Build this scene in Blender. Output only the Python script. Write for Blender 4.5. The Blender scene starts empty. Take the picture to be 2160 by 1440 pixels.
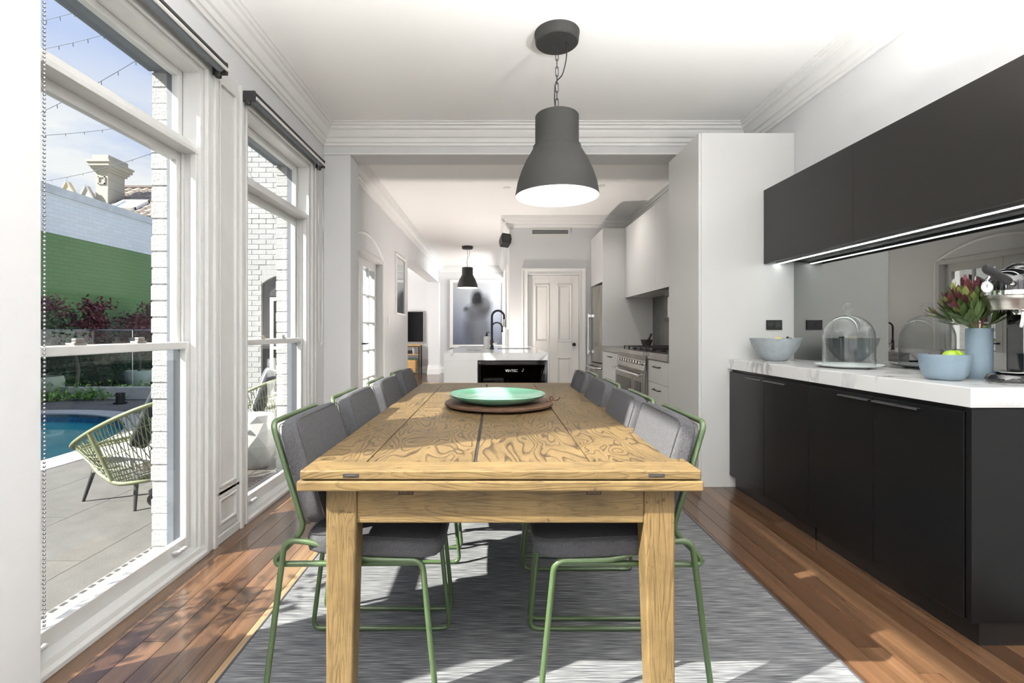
import bpy, bmesh, math, random
from mathutils import Vector, Matrix
random.seed(7)
PI = math.pi
scn = bpy.context.scene
COL = scn.collection
# ------------------------------------------------------------------ camera
cam_d = bpy.data.cameras.new('camera')
cam_d.sensor_width = 36.0
cam_d.lens = 36.0 * 1030.0 / 2160.0
cam_d.shift_x = 36.0 / 2160.0
cam_d.shift_y = -22.0 / 2160.0
cam_d.clip_start = 0.05
cam = bpy.data.objects.new('camera', cam_d)
COL.objects.link(cam)
cam.location = (0, 0, 1.15)
cam.rotation_euler = (PI / 2, 0, 0)
scn.camera = cam
# ------------------------------------------------------------------ colour management
scn.view_settings.view_transform = 'Standard'
scn.view_settings.look = 'None'
scn.view_settings.gamma = 1.0
scn.view_settings.use_curve_mapping = False
scn.view_settings.exposure = 0.35
scn.cycles.max_bounces = 8
scn.cycles.glossy_bounces = 3
scn.cycles.adaptive_threshold = .015
# ------------------------------------------------------------------ world
W = bpy.data.worlds.new('World')
scn.world = W
W.use_nodes = True
nt = W.node_tree
nt.nodes.clear()
def N(nt, t, **kw):
    n = nt.nodes.new(t)
    for k, v in kw.items():
        if k.startswith('i_'):
            n.inputs[k[2:].replace('_', ' ')].default_value = v
        else:
            setattr(n, k, v)
    return n
def ramp(nt, stops, interp='LINEAR'):
    r = nt.nodes.new('ShaderNodeValToRGB')
    r.color_ramp.interpolation = interp
    e = r.color_ramp.elements
    while len(e) > 1: e.remove(e[-1])
    for i, (p, c) in enumerate(stops):
        el = e[0] if i == 0 else e.new(p)
        el.position = p
        el.color = (*c, 1) if len(c) == 3 else c
    return r
tc = N(nt, 'ShaderNodeTexCoord')
sx = N(nt, 'ShaderNodeSeparateXYZ')
nt.links.new(tc.outputs['Generated'], sx.inputs[0])
grad = ramp(nt, [(0.0, (.72, .79, .90)), (0.15, (.60, .71, .93)), (0.45, (.47, .60, .95)), (1, (.30, .46, .88))])
nt.links.new(sx.outputs['Z'], grad.inputs[0])
mp = N(nt, 'ShaderNodeMapping')
mp.inputs['Scale'].default_value = (1.6, 1.0, 5.0)
mp.inputs['Rotation'].default_value = (0.25, 0.1, 0.4)
nt.links.new(tc.outputs['Generated'], mp.inputs[0])
nz = N(nt, 'ShaderNodeTexNoise', i_Scale=1.7, i_Detail=7.0, i_Roughness=.55)
nt.links.new(mp.outputs[0], nz.inputs['Vector'])
cl = ramp(nt, [(0.40, (0, 0, 0)), (0.56, (1, 1, 1))])
nt.links.new(nz.outputs[0], cl.inputs[0])
lowm = ramp(nt, [(0.0, (1, 1, 1)), (0.30, (.95, .95, .95)), (0.42, (.15, .15, .15)), (1, (.08, .08, .08))])
nt.links.new(sx.outputs['Z'], lowm.inputs[0])
mul = N(nt, 'ShaderNodeMath', operation='MULTIPLY')
nt.links.new(cl.outputs[0], mul.inputs[0]); nt.links.new(lowm.outputs[0], mul.inputs[1])
mixs = N(nt, 'ShaderNodeMixRGB')
mixs.inputs[2].default_value = (1.0, 1.0, 1.0, 1)
nt.links.new(mul.outputs[0], mixs.inputs[0]); nt.links.new(grad.outputs[0], mixs.inputs[1])
bg = N(nt, 'ShaderNodeBackground')
bg.inputs[1].default_value = 0.80
wo = N(nt, 'ShaderNodeOutputWorld')
nt.links.new(mixs.outputs[0], bg.inputs[0]); nt.links.new(bg.outputs[0], wo.inputs[0])
# ------------------------------------------------------------------ sun and added daylight fill
SUN = Vector((1.0, 0.47, -0.90)).normalized()
sd = bpy.data.lights.new('sun', 'SUN')
sd.energy = 16.5; sd.angle = math.radians(0.6); sd.color = (1.0, .95, .87)
so = bpy.data.objects.new('sun', sd); COL.objects.link(so)
so.rotation_euler = SUN.to_track_quat('-Z', 'Y').to_euler()
so.location = (-6, -3, 6)
def area(name, loc, direction, sx_, sy_, power, col=(1, 1, 1)):
    d = bpy.data.lights.new(name, 'AREA')
    d.shape = 'RECTANGLE'; d.size = sx_; d.size_y = sy_; d.energy = power; d.color = col
    o = bpy.data.objects.new(name, d); COL.objects.link(o)
    o.location = loc
    o.rotation_euler = Vector(direction).to_track_quat('-Z', 'Z').to_euler()
    return o
# added area lamps stand in for daylight at garden doors, living room, hall
area('fill_garden_doors', (0.35, -2.35, 1.25), (0, 1, .2), 3.2, 2.2, 36, (1, .99, .97))
area('fill_living_room', (-4.6, 11.0, 1.5), (1, 0, 0), 3.0, 2.0, 130, (1, .98, .96))
area('daylight_hall', (1.2, 12.4, 2.0), (-1, .1, .35), 1.2, 1.4, 80, (1, .98, .94))

# ------------------------------------------------------------------ materials
MATS = {}
def newmat(name):
    m = bpy.data.materials.new(name); m.use_nodes = True
    MATS[name] = m
    t = m.node_tree
    b = t.nodes['Principled BSDF']
    return m, t, b
def M(name, col, rough=.5, metal=0.0, var=0.0, vscale=6.0, bump=0.0, bscale=60.0, spec=None, stretch=None, rnd=0.0, emit=None, coat=0.0):
    m, t, b = newmat(name)
    b.inputs['Base Color'].default_value = (*col, 1)
    b.inputs['Roughness'].default_value = rough
    b.inputs['Metallic'].default_value = metal
    if spec is not None: b.inputs['Specular IOR Level'].default_value = spec
    if coat: b.inputs['Coat Weight'].default_value = coat; b.inputs['Coat Roughness'].default_value = .08
    if emit: b.inputs['Emission Color'].default_value = (*emit[0], 1); b.inputs['Emission Strength'].default_value = emit[1]
    tcn = N(t, 'ShaderNodeTexCoord')
    vec = tcn.outputs['Object']
    if stretch:
        mpn = N(t, 'ShaderNodeMapping'); mpn.inputs['Scale'].default_value = stretch
        t.links.new(vec, mpn.inputs[0]); vec = mpn.outputs[0]
    src = None
    if var or rnd:
        n = N(t, 'ShaderNodeTexNoise', i_Scale=vscale, i_Detail=5.0, i_Roughness=.6)
        t.links.new(vec, n.inputs['Vector'])
        lo = tuple(max(0, c * (1 - var)) for c in col); hi = tuple(min(1, c * (1 + var)) for c in col)
        r = ramp(t, [(0.3, lo), (0.7, hi)])
        t.links.new(n.outputs[0], r.inputs[0])
        out = r.outputs[0]
        if rnd:
            oi = N(t, 'ShaderNodeObjectInfo')
            rr = ramp(t, [(0, (1 - rnd,) * 3), (1, (1 + rnd,) * 3)])
            t.links.new(oi.outputs['Random'], rr.inputs[0])
            mx = N(t, 'ShaderNodeMixRGB', blend_type='MULTIPLY'); mx.inputs[0].default_value = 1
            t.links.new(out, mx.inputs[1]); t.links.new(rr.outputs[0], mx.inputs[2]); out = mx.outputs[0]
        t.links.new(out, b.inputs['Base Color'])
    if bump:
        n2 = N(t, 'ShaderNodeTexNoise', i_Scale=bscale, i_Detail=4.0)
        t.links.new(vec, n2.inputs['Vector'])
        bn = N(t, 'ShaderNodeBump', i_Strength=bump, i_Distance=.01)
        t.links.new(n2.outputs[0], bn.inputs['Height'])
        t.links.new(bn.outputs[0], b.inputs['Normal'])
    return m
def glassmat(name, tint=(1, 1, 1), refl=1.0, f0=.025, rough=0.0, pw_=5.0):
    m, t, b = newmat(name)
    t.nodes.remove(b)
    out = t.nodes['Material Output']
    tr = N(t, 'ShaderNodeBsdfTransparent'); tr.inputs[0].default_value = (*tint, 1)
    gl = N(t, 'ShaderNodeBsdfGlossy'); gl.inputs['Roughness'].default_value = rough
    gl.inputs[0].default_value = (refl, refl, refl, 1)
    lw = N(t, 'ShaderNodeLayerWeight', i_Blend=.5)
    pw = N(t, 'ShaderNodeMath', operation='POWER'); pw.inputs[1].default_value = pw_
    t.links.new(lw.outputs['Facing'], pw.inputs[0])
    fr = N(t, 'ShaderNodeMath', operation='MULTIPLY_ADD'); fr.inputs[1].default_value = 1 - f0; fr.inputs[2].default_value = f0
    t.links.new(pw.outputs[0], fr.inputs[0])
    mx = N(t, 'ShaderNodeMixShader')
    t.links.new(fr.outputs[0], mx.inputs[0]); t.links.new(tr.outputs[0], mx.inputs[1]); t.links.new(gl.outputs[0], mx.inputs[2])
    t.links.new(mx.outputs[0], out.inputs[0])
    return m
M('white_wall', (0.6607, 0.6657, 0.6757), .75, var=.015, vscale=2, bump=.04, bscale=180)
M('white_ceiling', (0.9300, 0.9300, 0.9200), .8, bump=.02, bscale=150)
M('white_gloss', (.80, .80, .79), .35, var=.02, vscale=3, bump=.03, bscale=40)
M('window_white', (0.5916, 0.5916, 0.5829), .32, var=.03, vscale=9, bump=.05, bscale=50)
M('outer_track', (.045, .050, .060), .6)
M('outer_grey', (.12, .135, .16), .6, var=.1, vscale=20)
M('white_cabinet', (0.6256, 0.6256, 0.6164), .28)
M('white_brick', (0.3600, 0.3600, 0.3600), .85, var=.05, vscale=14, bump=.55, bscale=75, rnd=.03)
M('white_mortar', (0.3360, 0.3360, 0.3360), .9, bump=.4, bscale=60)
M('black_cab', (.006, .006, .0065), .30, bump=.02, bscale=300, spec=.28)
M('black_upper', (.013, .012, .011), .40, bump=.02, bscale=300, spec=.4)
M('black_kick', (.012, .011, .011), .3)
M('handle_dark', (.022, .022, .024), .30)
M('black_matte', (.010, .010, .011), .45)
M('black_gloss', (.008, .008, .009), .06, coat=.6)
M('chrome', (.80, .80, .80), .10, metal=1)
M('brushed', (.56, .53, .49), .30, metal=1, var=.12, vscale=5, stretch=(1, 1, 60))
M('steel', (0.3410, 0.3286, 0.3100), .26, metal=1, var=.2, vscale=3, stretch=(30, 1, 1))
M('steel_dark', (0.2450, 0.2310, 0.2170), .30, metal=1, var=.3, vscale=3)
M('steel_splash', (.26, .25, .235), .32, metal=1, var=.25, vscale=4)
M('green_metal', (0.0546, 0.0897, 0.0351), .30, coat=.2)
M('fabric', (.056, .056, .061), .95, var=.35, vscale=240, bump=.5, bscale=420)
M('fabric_seam', (.045, .045, .05), .95)
M('fabric_in', (.10, .095, .09), .95, var=.3, vscale=240)
M('lamp_black', (.028, .028, .026), .62, bump=.5, bscale=260)
M('lamp_white', (.85, .84, .81), .5)
M('bulb', (1, .95, .85), .5, emit=((1, .93, .82), 9.0))
M('led', (1, 1, .98), .5, emit=((.95, 1, .98), 14.0))
M('alu', (.65, .66, .67), .35, metal=1)
M('outlet_black', (.012, .012, .013), .2)
M('bowl_grey', (0.3060, 0.3400, 0.3570), .65, var=.10, vscale=26, bump=.05, bscale=30)
M('bowl_blue', (0.1552, 0.2123, 0.2598), .68, var=.07, vscale=24, bump=.05, bscale=30)
M('lime', (.20, .31, .015), .40, bump=.12, bscale=190, var=.15, vscale=9)
M('lemon', (.80, .55, .03), .42, bump=.12, bscale=190)
M('avocado', (.035, .028, .030), .6, bump=.4, bscale=90)
M('berry', (.02, .02, .04), .4)
M('plate_white', (.70, .73, .73), .35)
M('plate_green', (.155, .36, .245), .12, coat=.4)
M('leaf_green', (.070, .120, .030), .45, var=.3, vscale=8, rnd=.35)
M('leaf_lime', (.170, .200, .045), .45, var=.3, vscale=20, rnd=.25)
M('leaf_red', (.095, .024, .030), .45, var=.4, vscale=24, rnd=.35)
M('stem_green', (.10, .13, .05), .6)
M('stem_red', (.22, .03, .03), .5)
M('door_paint', (.80, .79, .76), .34)
M('marble_block', (.8, .8, .8), .12)
M('tv_screen', (.006, .006, .007), .12)
M('tv_frame', (.45, .44, .42), .4, metal=.6)
M('shelf_wood', (.50, .29, .11), .5, var=.3, vscale=5, stretch=(1, 1, 14))
M('leather', (.07, .03, .015), .6)
M('mortar_stone', (.05, .047, .045), .8, var=.3, vscale=30, bump=.3, bscale=80)
M('bottle_white', (.78, .78, .76), .3)
M('copper_cap', (.55, .25, .16), .35, metal=.5)
M('bottle_glass', (.01, .02, .012), .08)
M('wine_inside', (.018, .013, .009), .6)
M('chain', (.40, .40, .42), .35, metal=.9)
M('blind_black', (.014, .014, .015), .5)
M('blind_roll', (.15, .17, .19), .85, bump=.1, bscale=200)
M('blind_rail', (.72, .72, .70), .3)
M('cord_clear', (.30, .29, .27), .5)
M('vent_white', (.66, .66, .62), .5)
M('vent_dark', (.12, .13, .14), .6)
M('patio', (0.0960, 0.0928, 0.0880), .82, var=.16, vscale=5, bump=.25, bscale=120, rnd=.07)
M('granite', (0.2080, 0.2080, 0.2040), .75, var=.2, vscale=160)
M('coping', (0.4000, 0.4000, 0.3920), .8, var=.1, vscale=8)
M('drain_dark', (.05, .05, .05), .8)
M('pool_tile', (.02, .11, .22), .3, var=.4, vscale=14)
M('hedge', (.028, .075, .022), .55, var=.4, vscale=3)
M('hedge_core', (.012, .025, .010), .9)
M('plant_bright', (0.1040, 0.2400, 0.0400), .55, var=.4, vscale=3)
M('maple', (.085, .014, .024), .55, var=.5, vscale=3)
M('bark', (.10, .09, .06), .9, bump=.5, bscale=40)
M('planter_white', (0.4960, 0.4880, 0.4640), .8, var=.1, vscale=8, bump=.2, bscale=50)
M('planter_terra', (0.4480, 0.4000, 0.3360), .8, var=.15, vscale=6, bump=.2, bscale=40)
M('soil', (.03, .022, .016), .95)
M('rope_green', (0.1555, 0.1728, 0.0922), .6)
M('rope_dark', (.10, .17, .09), .5)
M('leg_dark', (.035, .035, .037), .5)
M('cushion_white', (0.3968, 0.3840, 0.4224), .95, var=.1, vscale=30)
M('stool_white', (0.4000, 0.4000, 0.3920), .35)
M('chimney_cream', (0.3600, 0.3360, 0.2800), .8, var=.05, vscale=3)
M('gable_yellow', (0.5440, 0.4320, 0.2400), .85)
M('roof_tile', (0.2400, 0.2000, 0.1680), .85, var=.3, vscale=12, rnd=.25)
M('roof_dark', (.10, .08, .075), .9)
M('skylight', (.55, .64, .72), .25)
M('coping_metal', (.46, .50, .52), .5, var=.15, vscale=3)
M('string_wire', (.12, .14, .18), .7)
M('frame_white', (.80, .79, .77), .4)
M('trough', (.42, .43, .45), .4, metal=.4)
M('wood_block', (.075, .042, .022), .7, var=.5, vscale=10, stretch=(8, 1, 1))
M('slot_metal', (.06, .055, .05), .4, metal=.6)
M('dark_gap', (.016, .013, .010), .9)
glassmat('pane', (.97, .985, .98))
glassmat('cloche_glass', (.97, .98, .98), f0=.018, pw_=3.2)
glassmat('dark_glass', (.28, .25, .22))
glassmat('oven_glass', (.22, .21, .20), refl=1.0)
glassmat('fence_glass', (.86, .93, .93))
# smoked mirror
m, t, b = newmat('smoked_mirror')
t.nodes.remove(b)
gl = N(t, 'ShaderNodeBsdfGlossy'); gl.inputs['Roughness'].default_value = 0.0; gl.inputs[0].default_value = (.33, .335, .33, 1)
t.links.new(gl.outputs[0], t.nodes['Material Output'].inputs[0])
# water
m, t, b = newmat('water')
b.inputs['Base Color'].default_value = (.045, .33, .37, 1); b.inputs['Roughness'].default_value = .03; b.inputs['IOR'].default_value = 1.33
n = N(t, 'ShaderNodeTexNoise', i_Scale=3.0, i_Detail=3.0)
bn = N(t, 'ShaderNodeBump', i_Strength=.12, i_Distance=.03)
t.links.new(n.outputs[0], bn.inputs['Height']); t.links.new(bn.outputs[0], b.inputs['Normal'])
# oak table: contour-like growth rings and fine pores. axis = grain direction
def oak(name, sc, base=(.168, .112, .047), dark=(.024, .0135, .006), rough=.45, seed=0.0, lines=1.0):
    m, t, b = newmat(name)
    tcn = N(t, 'ShaderNodeTexCoord')
    oi = N(t, 'ShaderNodeObjectInfo')
    mpn = N(t, 'ShaderNodeMapping'); mpn.inputs['Scale'].default_value = sc
    cmb = N(t, 'ShaderNodeCombineXYZ')
    k = N(t, 'ShaderNodeMath', operation='MULTIPLY_ADD'); k.inputs[1].default_value = 9.0; k.inputs[2].default_value = seed
    t.links.new(oi.outputs['Random'], k.inputs[0])
    for i in range(3): t.links.new(k.outputs[0], cmb.inputs[i])
    t.links.new(cmb.outputs[0], mpn.inputs['Location'])
    t.links.new(tcn.outputs['Object'], mpn.inputs[0])
    n = N(t, 'ShaderNodeTexNoise', i_Scale=1.0, i_Detail=2.5, i_Roughness=.45, i_Distortion=.6)
    t.links.new(mpn.outputs[0], n.inputs['Vector'])
    w = N(t, 'ShaderNodeMath', operation='MULTIPLY'); w.inputs[1].default_value = 17.0
    t.links.new(n.outputs[0], w.inputs[0])
    fr = N(t, 'ShaderNodeMath', operation='FRACT'); t.links.new(w.outputs[0], fr.inputs[0])
    rl = ramp(t, [(0.0, (1, 1, 1)), (.12, (.45, .45, .45)), (.32, (0, 0, 0)), (.88, (0, 0, 0)), (.97, (1, 1, 1))])
    t.links.new(fr.outputs[0], rl.inputs[0])
    # pores: strongly stretched noise
    mp2 = N(t, 'ShaderNodeMapping'); mp2.inputs['Scale'].default_value = tuple(s * 26 if s > 2 else s * 4.5 for s in sc)
    t.links.new(tcn.outputs['Object'], mp2.inputs[0])
    n2 = N(t, 'ShaderNodeTexNoise', i_Scale=1.3, i_Detail=3.0)
    t.links.new(mp2.outputs[0], n2.inputs['Vector'])
    rp = ramp(t, [(.36, (1, 1, 1)), (.50, (0, 0, 0))])
    t.links.new(n2.outputs[0], rp.inputs[0])
    # blotches
    n3 = N(t, 'ShaderNodeTexNoise', i_Scale=5.0, i_Detail=5.0, i_Roughness=.7)
    t.links.new(tcn.outputs['Object'], n3.inputs['Vector'])
    rb = ramp(t, [(.30, tuple(c * .62 for c in base)), (.55, base), (.8, tuple(min(1, c * 1.22) for c in base))])
    t.links.new(n3.outputs[0], rb.inputs[0])
    a = N(t, 'ShaderNodeMixRGB'); a.inputs[2].default_value = (*dark, 1)
    f1 = N(t, 'ShaderNodeMath', operation='MULTIPLY'); f1.inputs[1].default_value = .86 * lines
    t.links.new(rl.outputs[0], f1.inputs[0]); t.links.new(f1.outputs[0], a.inputs[0]); t.links.new(rb.outputs[0], a.inputs[1])
    c = N(t, 'ShaderNodeMixRGB'); c.inputs[2].default_value = (*dark, 1)
    f2 = N(t, 'ShaderNodeMath', operation='MULTIPLY'); f2.inputs[1].default_value = .38
    t.links.new(rp.outputs[0], f2.inputs[0]); t.links.new(f2.outputs[0], c.inputs[0]); t.links.new(a.outputs[0], c.inputs[1])
    # worm holes and knots
    v = N(t, 'ShaderNodeTexNoise', i_Scale=34.0, i_Detail=2.0)
    t.links.new(tcn.outputs['Object'], v.inputs['Vector'])
    rv = ramp(t, [(.70, (0, 0, 0)), (.76, (1, 1, 1))]); t.links.new(v.outputs[0], rv.inputs[0])
    d = N(t, 'ShaderNodeMixRGB'); d.inputs[2].default_value = (.05, .03, .015, 1)
    f3 = N(t, 'ShaderNodeMath', operation='MULTIPLY'); f3.inputs[1].default_value = .8
    t.links.new(rv.outputs[0], f3.inputs[0]); t.links.new(f3.outputs[0], d.inputs[0]); t.links.new(c.outputs[0], d.inputs[1])
    t.links.new(d.outputs[0], b.inputs['Base Color'])
    b.inputs['Roughness'].default_value = rough; b.inputs['Specular IOR Level'].default_value = .35
    bn = N(t, 'ShaderNodeBump', i_Strength=.22, i_Distance=.004, invert=True)
    t.links.new(rl.outputs[0], bn.inputs['Height']); t.links.new(bn.outputs[0], b.inputs['Normal'])
    return m
oak('oak_y', (8, 2.4, 6), base=(.135, .090, .038), dark=(.020, .011, .005))
oak('oak_x', (2.0, 9, 14), lines=.35)
oak('oak_z', (14, 14, 1.6), lines=.30)
oak('walnut_board', (3, 22, 10), base=(.085, .045, .026), dark=(.025, .013, .008), rough=.5, lines=.5)
# polished hardwood floor boards, one tone for each board
def floor_mat(name, per_object=True):
    m, t, b = newmat(name)
    tcn = N(t, 'ShaderNodeTexCoord')
    stops = [(0, (.052, .026, .014)), (.25, (.105, .056, .029)), (.50, (.072, .036, .019)), (.70, (.145, .080, .042)), (.86, (.095, .048, .026)), (.94, (.22, .135, .070)), (1, (.32, .21, .11))]
    r = ramp(t, stops, 'LINEAR')
    if per_object:
        oi = N(t, 'ShaderNodeObjectInfo'); t.links.new(oi.outputs['Random'], r.inputs[0])
        off = oi.outputs['Random']
    else:
        sp = N(t, 'ShaderNodeSeparateXYZ'); t.links.new(tcn.outputs['Object'], sp.inputs[0])
        dv = N(t, 'ShaderNodeMath', operation='DIVIDE'); dv.inputs[1].default_value = .082
        fl = N(t, 'ShaderNodeMath', operation='FLOOR')
        wn = N(t, 'ShaderNodeTexWhiteNoise', noise_dimensions='1D')
        t.links.new(sp.outputs['X'], dv.inputs[0]); t.links.new(dv.outputs[0], fl.inputs[0]); t.links.new(fl.outputs[0], wn.inputs['W'])
        t.links.new(wn.outputs['Value'], r.inputs[0]); off = wn.outputs['Value']
    mpn = N(t, 'ShaderNodeMapping'); mpn.inputs['Scale'].default_value = (24, .9, 10)
    cmb = N(t, 'ShaderNodeCombineXYZ'); k = N(t, 'ShaderNodeMath', operation='MULTIPLY'); k.inputs[1].default_value = 40
    t.links.new(off, k.inputs[0]); t.links.new(k.outputs[0], cmb.inputs[0]); t.links.new(k.outputs[0], cmb.inputs[1])
    t.links.new(cmb.outputs[0], mpn.inputs['Location']); t.links.new(tcn.outputs['Object'], mpn.inputs[0])
    n = N(t, 'ShaderNodeTexNoise', i_Scale=1.0, i_Detail=3.0, i_Roughness=.5, i_Distortion=.6)
    t.links.new(mpn.outputs[0], n.inputs['Vector'])
    r2 = ramp(t, [(.25, (.55, .50, .46)), (.55, (1, 1, 1)), (.8, (1.45, 1.40, 1.35))])
    t.links.new(n.outputs[0], r2.inputs[0])
    mx = N(t, 'ShaderNodeMixRGB', blend_type='MULTIPLY'); mx.inputs[0].default_value = 1
    t.links.new(r.outputs[0], mx.inputs[1]); t.links.new(r2.outputs[0], mx.inputs[2])
    t.links.new(mx.outputs[0], b.inputs['Base Color'])
    b.inputs['Roughness'].default_value = .22
    b.inputs['Coat Weight'].default_value = .25; b.inputs['Coat Roughness'].default_value = .12
    return m
floor_mat('floor_board'); floor_mat('floor_plain', False)
# woven rug: thin streaks running across
m, t, b = newmat('rug')
tcn = N(t, 'ShaderNodeTexCoord')
mpn = N(t, 'ShaderNodeMapping'); mpn.inputs['Scale'].default_value = (8, 300, 1)
t.links.new(tcn.outputs['Object'], mpn.inputs[0])
n = N(t, 'ShaderNodeTexNoise', i_Scale=1.0, i_Detail=2.0, i_Roughness=.5); t.links.new(mpn.outputs[0], n.inputs['Vector'])
r = ramp(t, [(.34, (.040, .042, .048)), (.5, (.105, .109, .116)), (.68, (.27, .27, .27))]); t.links.new(n.outputs[0], r.inputs[0])
t.links.new(r.outputs[0], b.inputs['Base Color']); b.inputs['Roughness'].default_value = .95
bn = N(t, 'ShaderNodeBump', i_Strength=.5, i_Distance=.004); t.links.new(n.outputs[0], bn.inputs['Height']); t.links.new(bn.outputs[0], b.inputs['Normal'])
# veined marble
def marble(name, col, vein, rough):
    m, t, b = newmat(name)
    tcn = N(t, 'ShaderNodeTexCoord')
    n = N(t, 'ShaderNodeTexNoise', i_Scale=1.1, i_Detail=8.0, i_Roughness=.55, i_Distortion=1.6); t.links.new(tcn.outputs['Object'], n.inputs['Vector'])
    r = ramp(t, [(.475, (0, 0, 0)), (.497, (1, 1, 1)), (.503, (1, 1, 1)), (.53, (0, 0, 0))]); t.links.new(n.outputs[0], r.inputs[0])
    n2 = N(t, 'ShaderNodeTexNoise', i_Scale=2.3, i_Detail=3.0); t.links.new(tcn.outputs['Object'], n2.inputs['Vector'])
    r2 = ramp(t, [(.40, (0, 0, 0)), (.60, (.9, .9, .9))]); t.links.new(n2.outputs[0], r2.inputs[0])
    mu = N(t, 'ShaderNodeMath', operation='MULTIPLY'); t.links.new(r.outputs[0], mu.inputs[0]); t.links.new(r2.outputs[0], mu.inputs[1])
    mx = N(t, 'ShaderNodeMixRGB'); mx.inputs[1].default_value = (*col, 1); mx.inputs[2].default_value = (*vein, 1)
    t.links.new(mu.outputs[0], mx.inputs[0]); t.links.new(mx.outputs[0], b.inputs['Base Color']); b.inputs['Roughness'].default_value = rough
marble('marble', (.84, .84, .835), (.40, .40, .41), .13)
# painted brick, relief only (too far to build): colour by argument
def brickmat(name, c, bc, bump=.5):
    m, t, b = newmat(name)
    tcn = N(t, 'ShaderNodeTexCoord')
    sp = N(t, 'ShaderNodeSeparateXYZ'); t.links.new(tcn.outputs['Object'], sp.inputs[0])
    ad = N(t, 'ShaderNodeMath', operation='ADD'); t.links.new(sp.outputs['X'], ad.inputs[0]); t.links.new(sp.outputs['Y'], ad.inputs[1])
    cb = N(t, 'ShaderNodeCombineXYZ'); t.links.new(ad.outputs[0], cb.inputs[0]); t.links.new(sp.outputs['Z'], cb.inputs[1])
    bt = N(t, 'ShaderNodeTexBrick', i_Scale=1.0); bt.inputs['Brick Width'].default_value = .24; bt.inputs['Row Height'].default_value = .086; bt.inputs['Mortar Size'].default_value = .006
    bt.inputs['Color1'].default_value = (*c, 1); bt.inputs['Color2'].default_value = tuple(x * .93 for x in c) + (1,); bt.inputs['Mortar'].default_value = (*bc, 1)
    t.links.new(cb.outputs[0], bt.inputs['Vector']); t.links.new(bt.outputs['Color'], b.inputs['Base Color'])
    b.inputs['Roughness'].default_value = .85
    bn = N(t, 'ShaderNodeBump', i_Strength=bump, i_Distance=.01, invert=True); t.links.new(bt.outputs['Fac'], bn.inputs['Height']); t.links.new(bn.outputs[0], b.inputs['Normal'])
brickmat('brick_white_far', (.36, .36, .36), (.30, .30, .30))
brickmat('brick_green_far', (.10, .21, .075), (.075, .155, .06))
brickmat('brick_pale_far', (.60, .66, .70), (.52, .57, .60))
# misty monochrome print: pale grey-blue ground with a soft dark standing form
m, t, b = newmat('art_print')
tcn = N(t, 'ShaderNodeTexCoord')
n = N(t, 'ShaderNodeTexNoise', i_Scale=2.6, i_Detail=6.0); t.links.new(tcn.outputs['Object'], n.inputs['Vector'])
mxv = N(t, 'ShaderNodeMixRGB'); mxv.inputs[0].default_value = .12
t.links.new(tcn.outputs['Object'], mxv.inputs[1]); t.links.new(n.outputs['Color'], mxv.inputs[2])
def blob(cx, cz, wx, wz, lo, hi):
    mpn = N(t, 'ShaderNodeMapping'); mpn.vector_type = 'POINT'
    mpn.inputs['Location'].default_value = (-cx / wx, 0, -cz / wz); mpn.inputs['Scale'].default_value = (1 / wx, 0, 1 / wz)
    t.links.new(mxv.outputs[0], mpn.inputs[0])
    ln = N(t, 'ShaderNodeVectorMath', operation='LENGTH'); t.links.new(mpn.outputs[0], ln.inputs[0])
    r = ramp(t, [(lo, (1, 1, 1)), (hi, (0, 0, 0))]); t.links.new(ln.outputs['Value'], r.inputs[0])
    return r.outputs[0]
sp = N(t, 'ShaderNodeSeparateXYZ'); t.links.new(tcn.outputs['Object'], sp.inputs[0])
ad = N(t, 'ShaderNodeMath', operation='MULTIPLY_ADD'); ad.inputs[1].default_value = .5; ad.inputs[2].default_value = .5; t.links.new(sp.outputs['Z'], ad.inputs[0])
g = ramp(t, [(0.05, (.10, .118, .165)), (.35, (.20, .225, .29)), (.70, (.36, .385, .43)), (1, (.46, .47, .48))]); t.links.new(ad.outputs[0], g.inputs[0])
cur = g.outputs[0]
for (cx, cz, wx, wz, lo, hi, col, amt) in [(.06, -.30, .40, .62, .55, 1.0, (.055, .06, .07), .85), (.05, .12, .36, .26, .5, 1.0, (.04, .042, .05), .8), (.04, .42, .19, .30, .5, 1.0, (.012, .012, .014), .95), (.22, .25, .24, .34, .5, 1.0, (.02, .02, .024), .85), (-.22, .16, .10, .07, .3, 1.0, (.03, .03, .035), .8)]:
    o_ = blob(cx, cz, wx, wz, lo, hi)
    fm = N(t, 'ShaderNodeMath', operation='MULTIPLY'); fm.inputs[1].default_value = amt; t.links.new(o_, fm.inputs[0])
    mx = N(t, 'ShaderNodeMixRGB'); mx.inputs[2].default_value = (*col, 1); t.links.new(fm.outputs[0], mx.inputs[0]); t.links.new(cur, mx.inputs[1]); cur = mx.outputs[0]
t.links.new(cur, b.inputs['Base Color']); b.inputs['Roughness'].default_value = .08
# black and white broad stripes for the outdoor cushion
m, t, b = newmat('cushion_stripe')
tcn = N(t, 'ShaderNodeTexCoord'); sp = N(t, 'ShaderNodeSeparateXYZ'); t.links.new(tcn.outputs['Object'], sp.inputs[0])
k = N(t, 'ShaderNodeMath', operation='MULTIPLY_ADD'); k.inputs[1].default_value = 3.4; k.inputs[2].default_value = 10.3; t.links.new(sp.outputs['Y'], k.inputs[0])
fr = N(t, 'ShaderNodeMath', operation='FRACT'); t.links.new(k.outputs[0], fr.inputs[0])
r = ramp(t, [(0, (.03, .035, .045)), (.5, (.72, .71, .68))], 'CONSTANT'); t.links.new(fr.outputs[0], r.inputs[0]); t.links.new(r.outputs[0], b.inputs['Base Color']); b.inputs['Roughness'].default_value = .95

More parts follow.
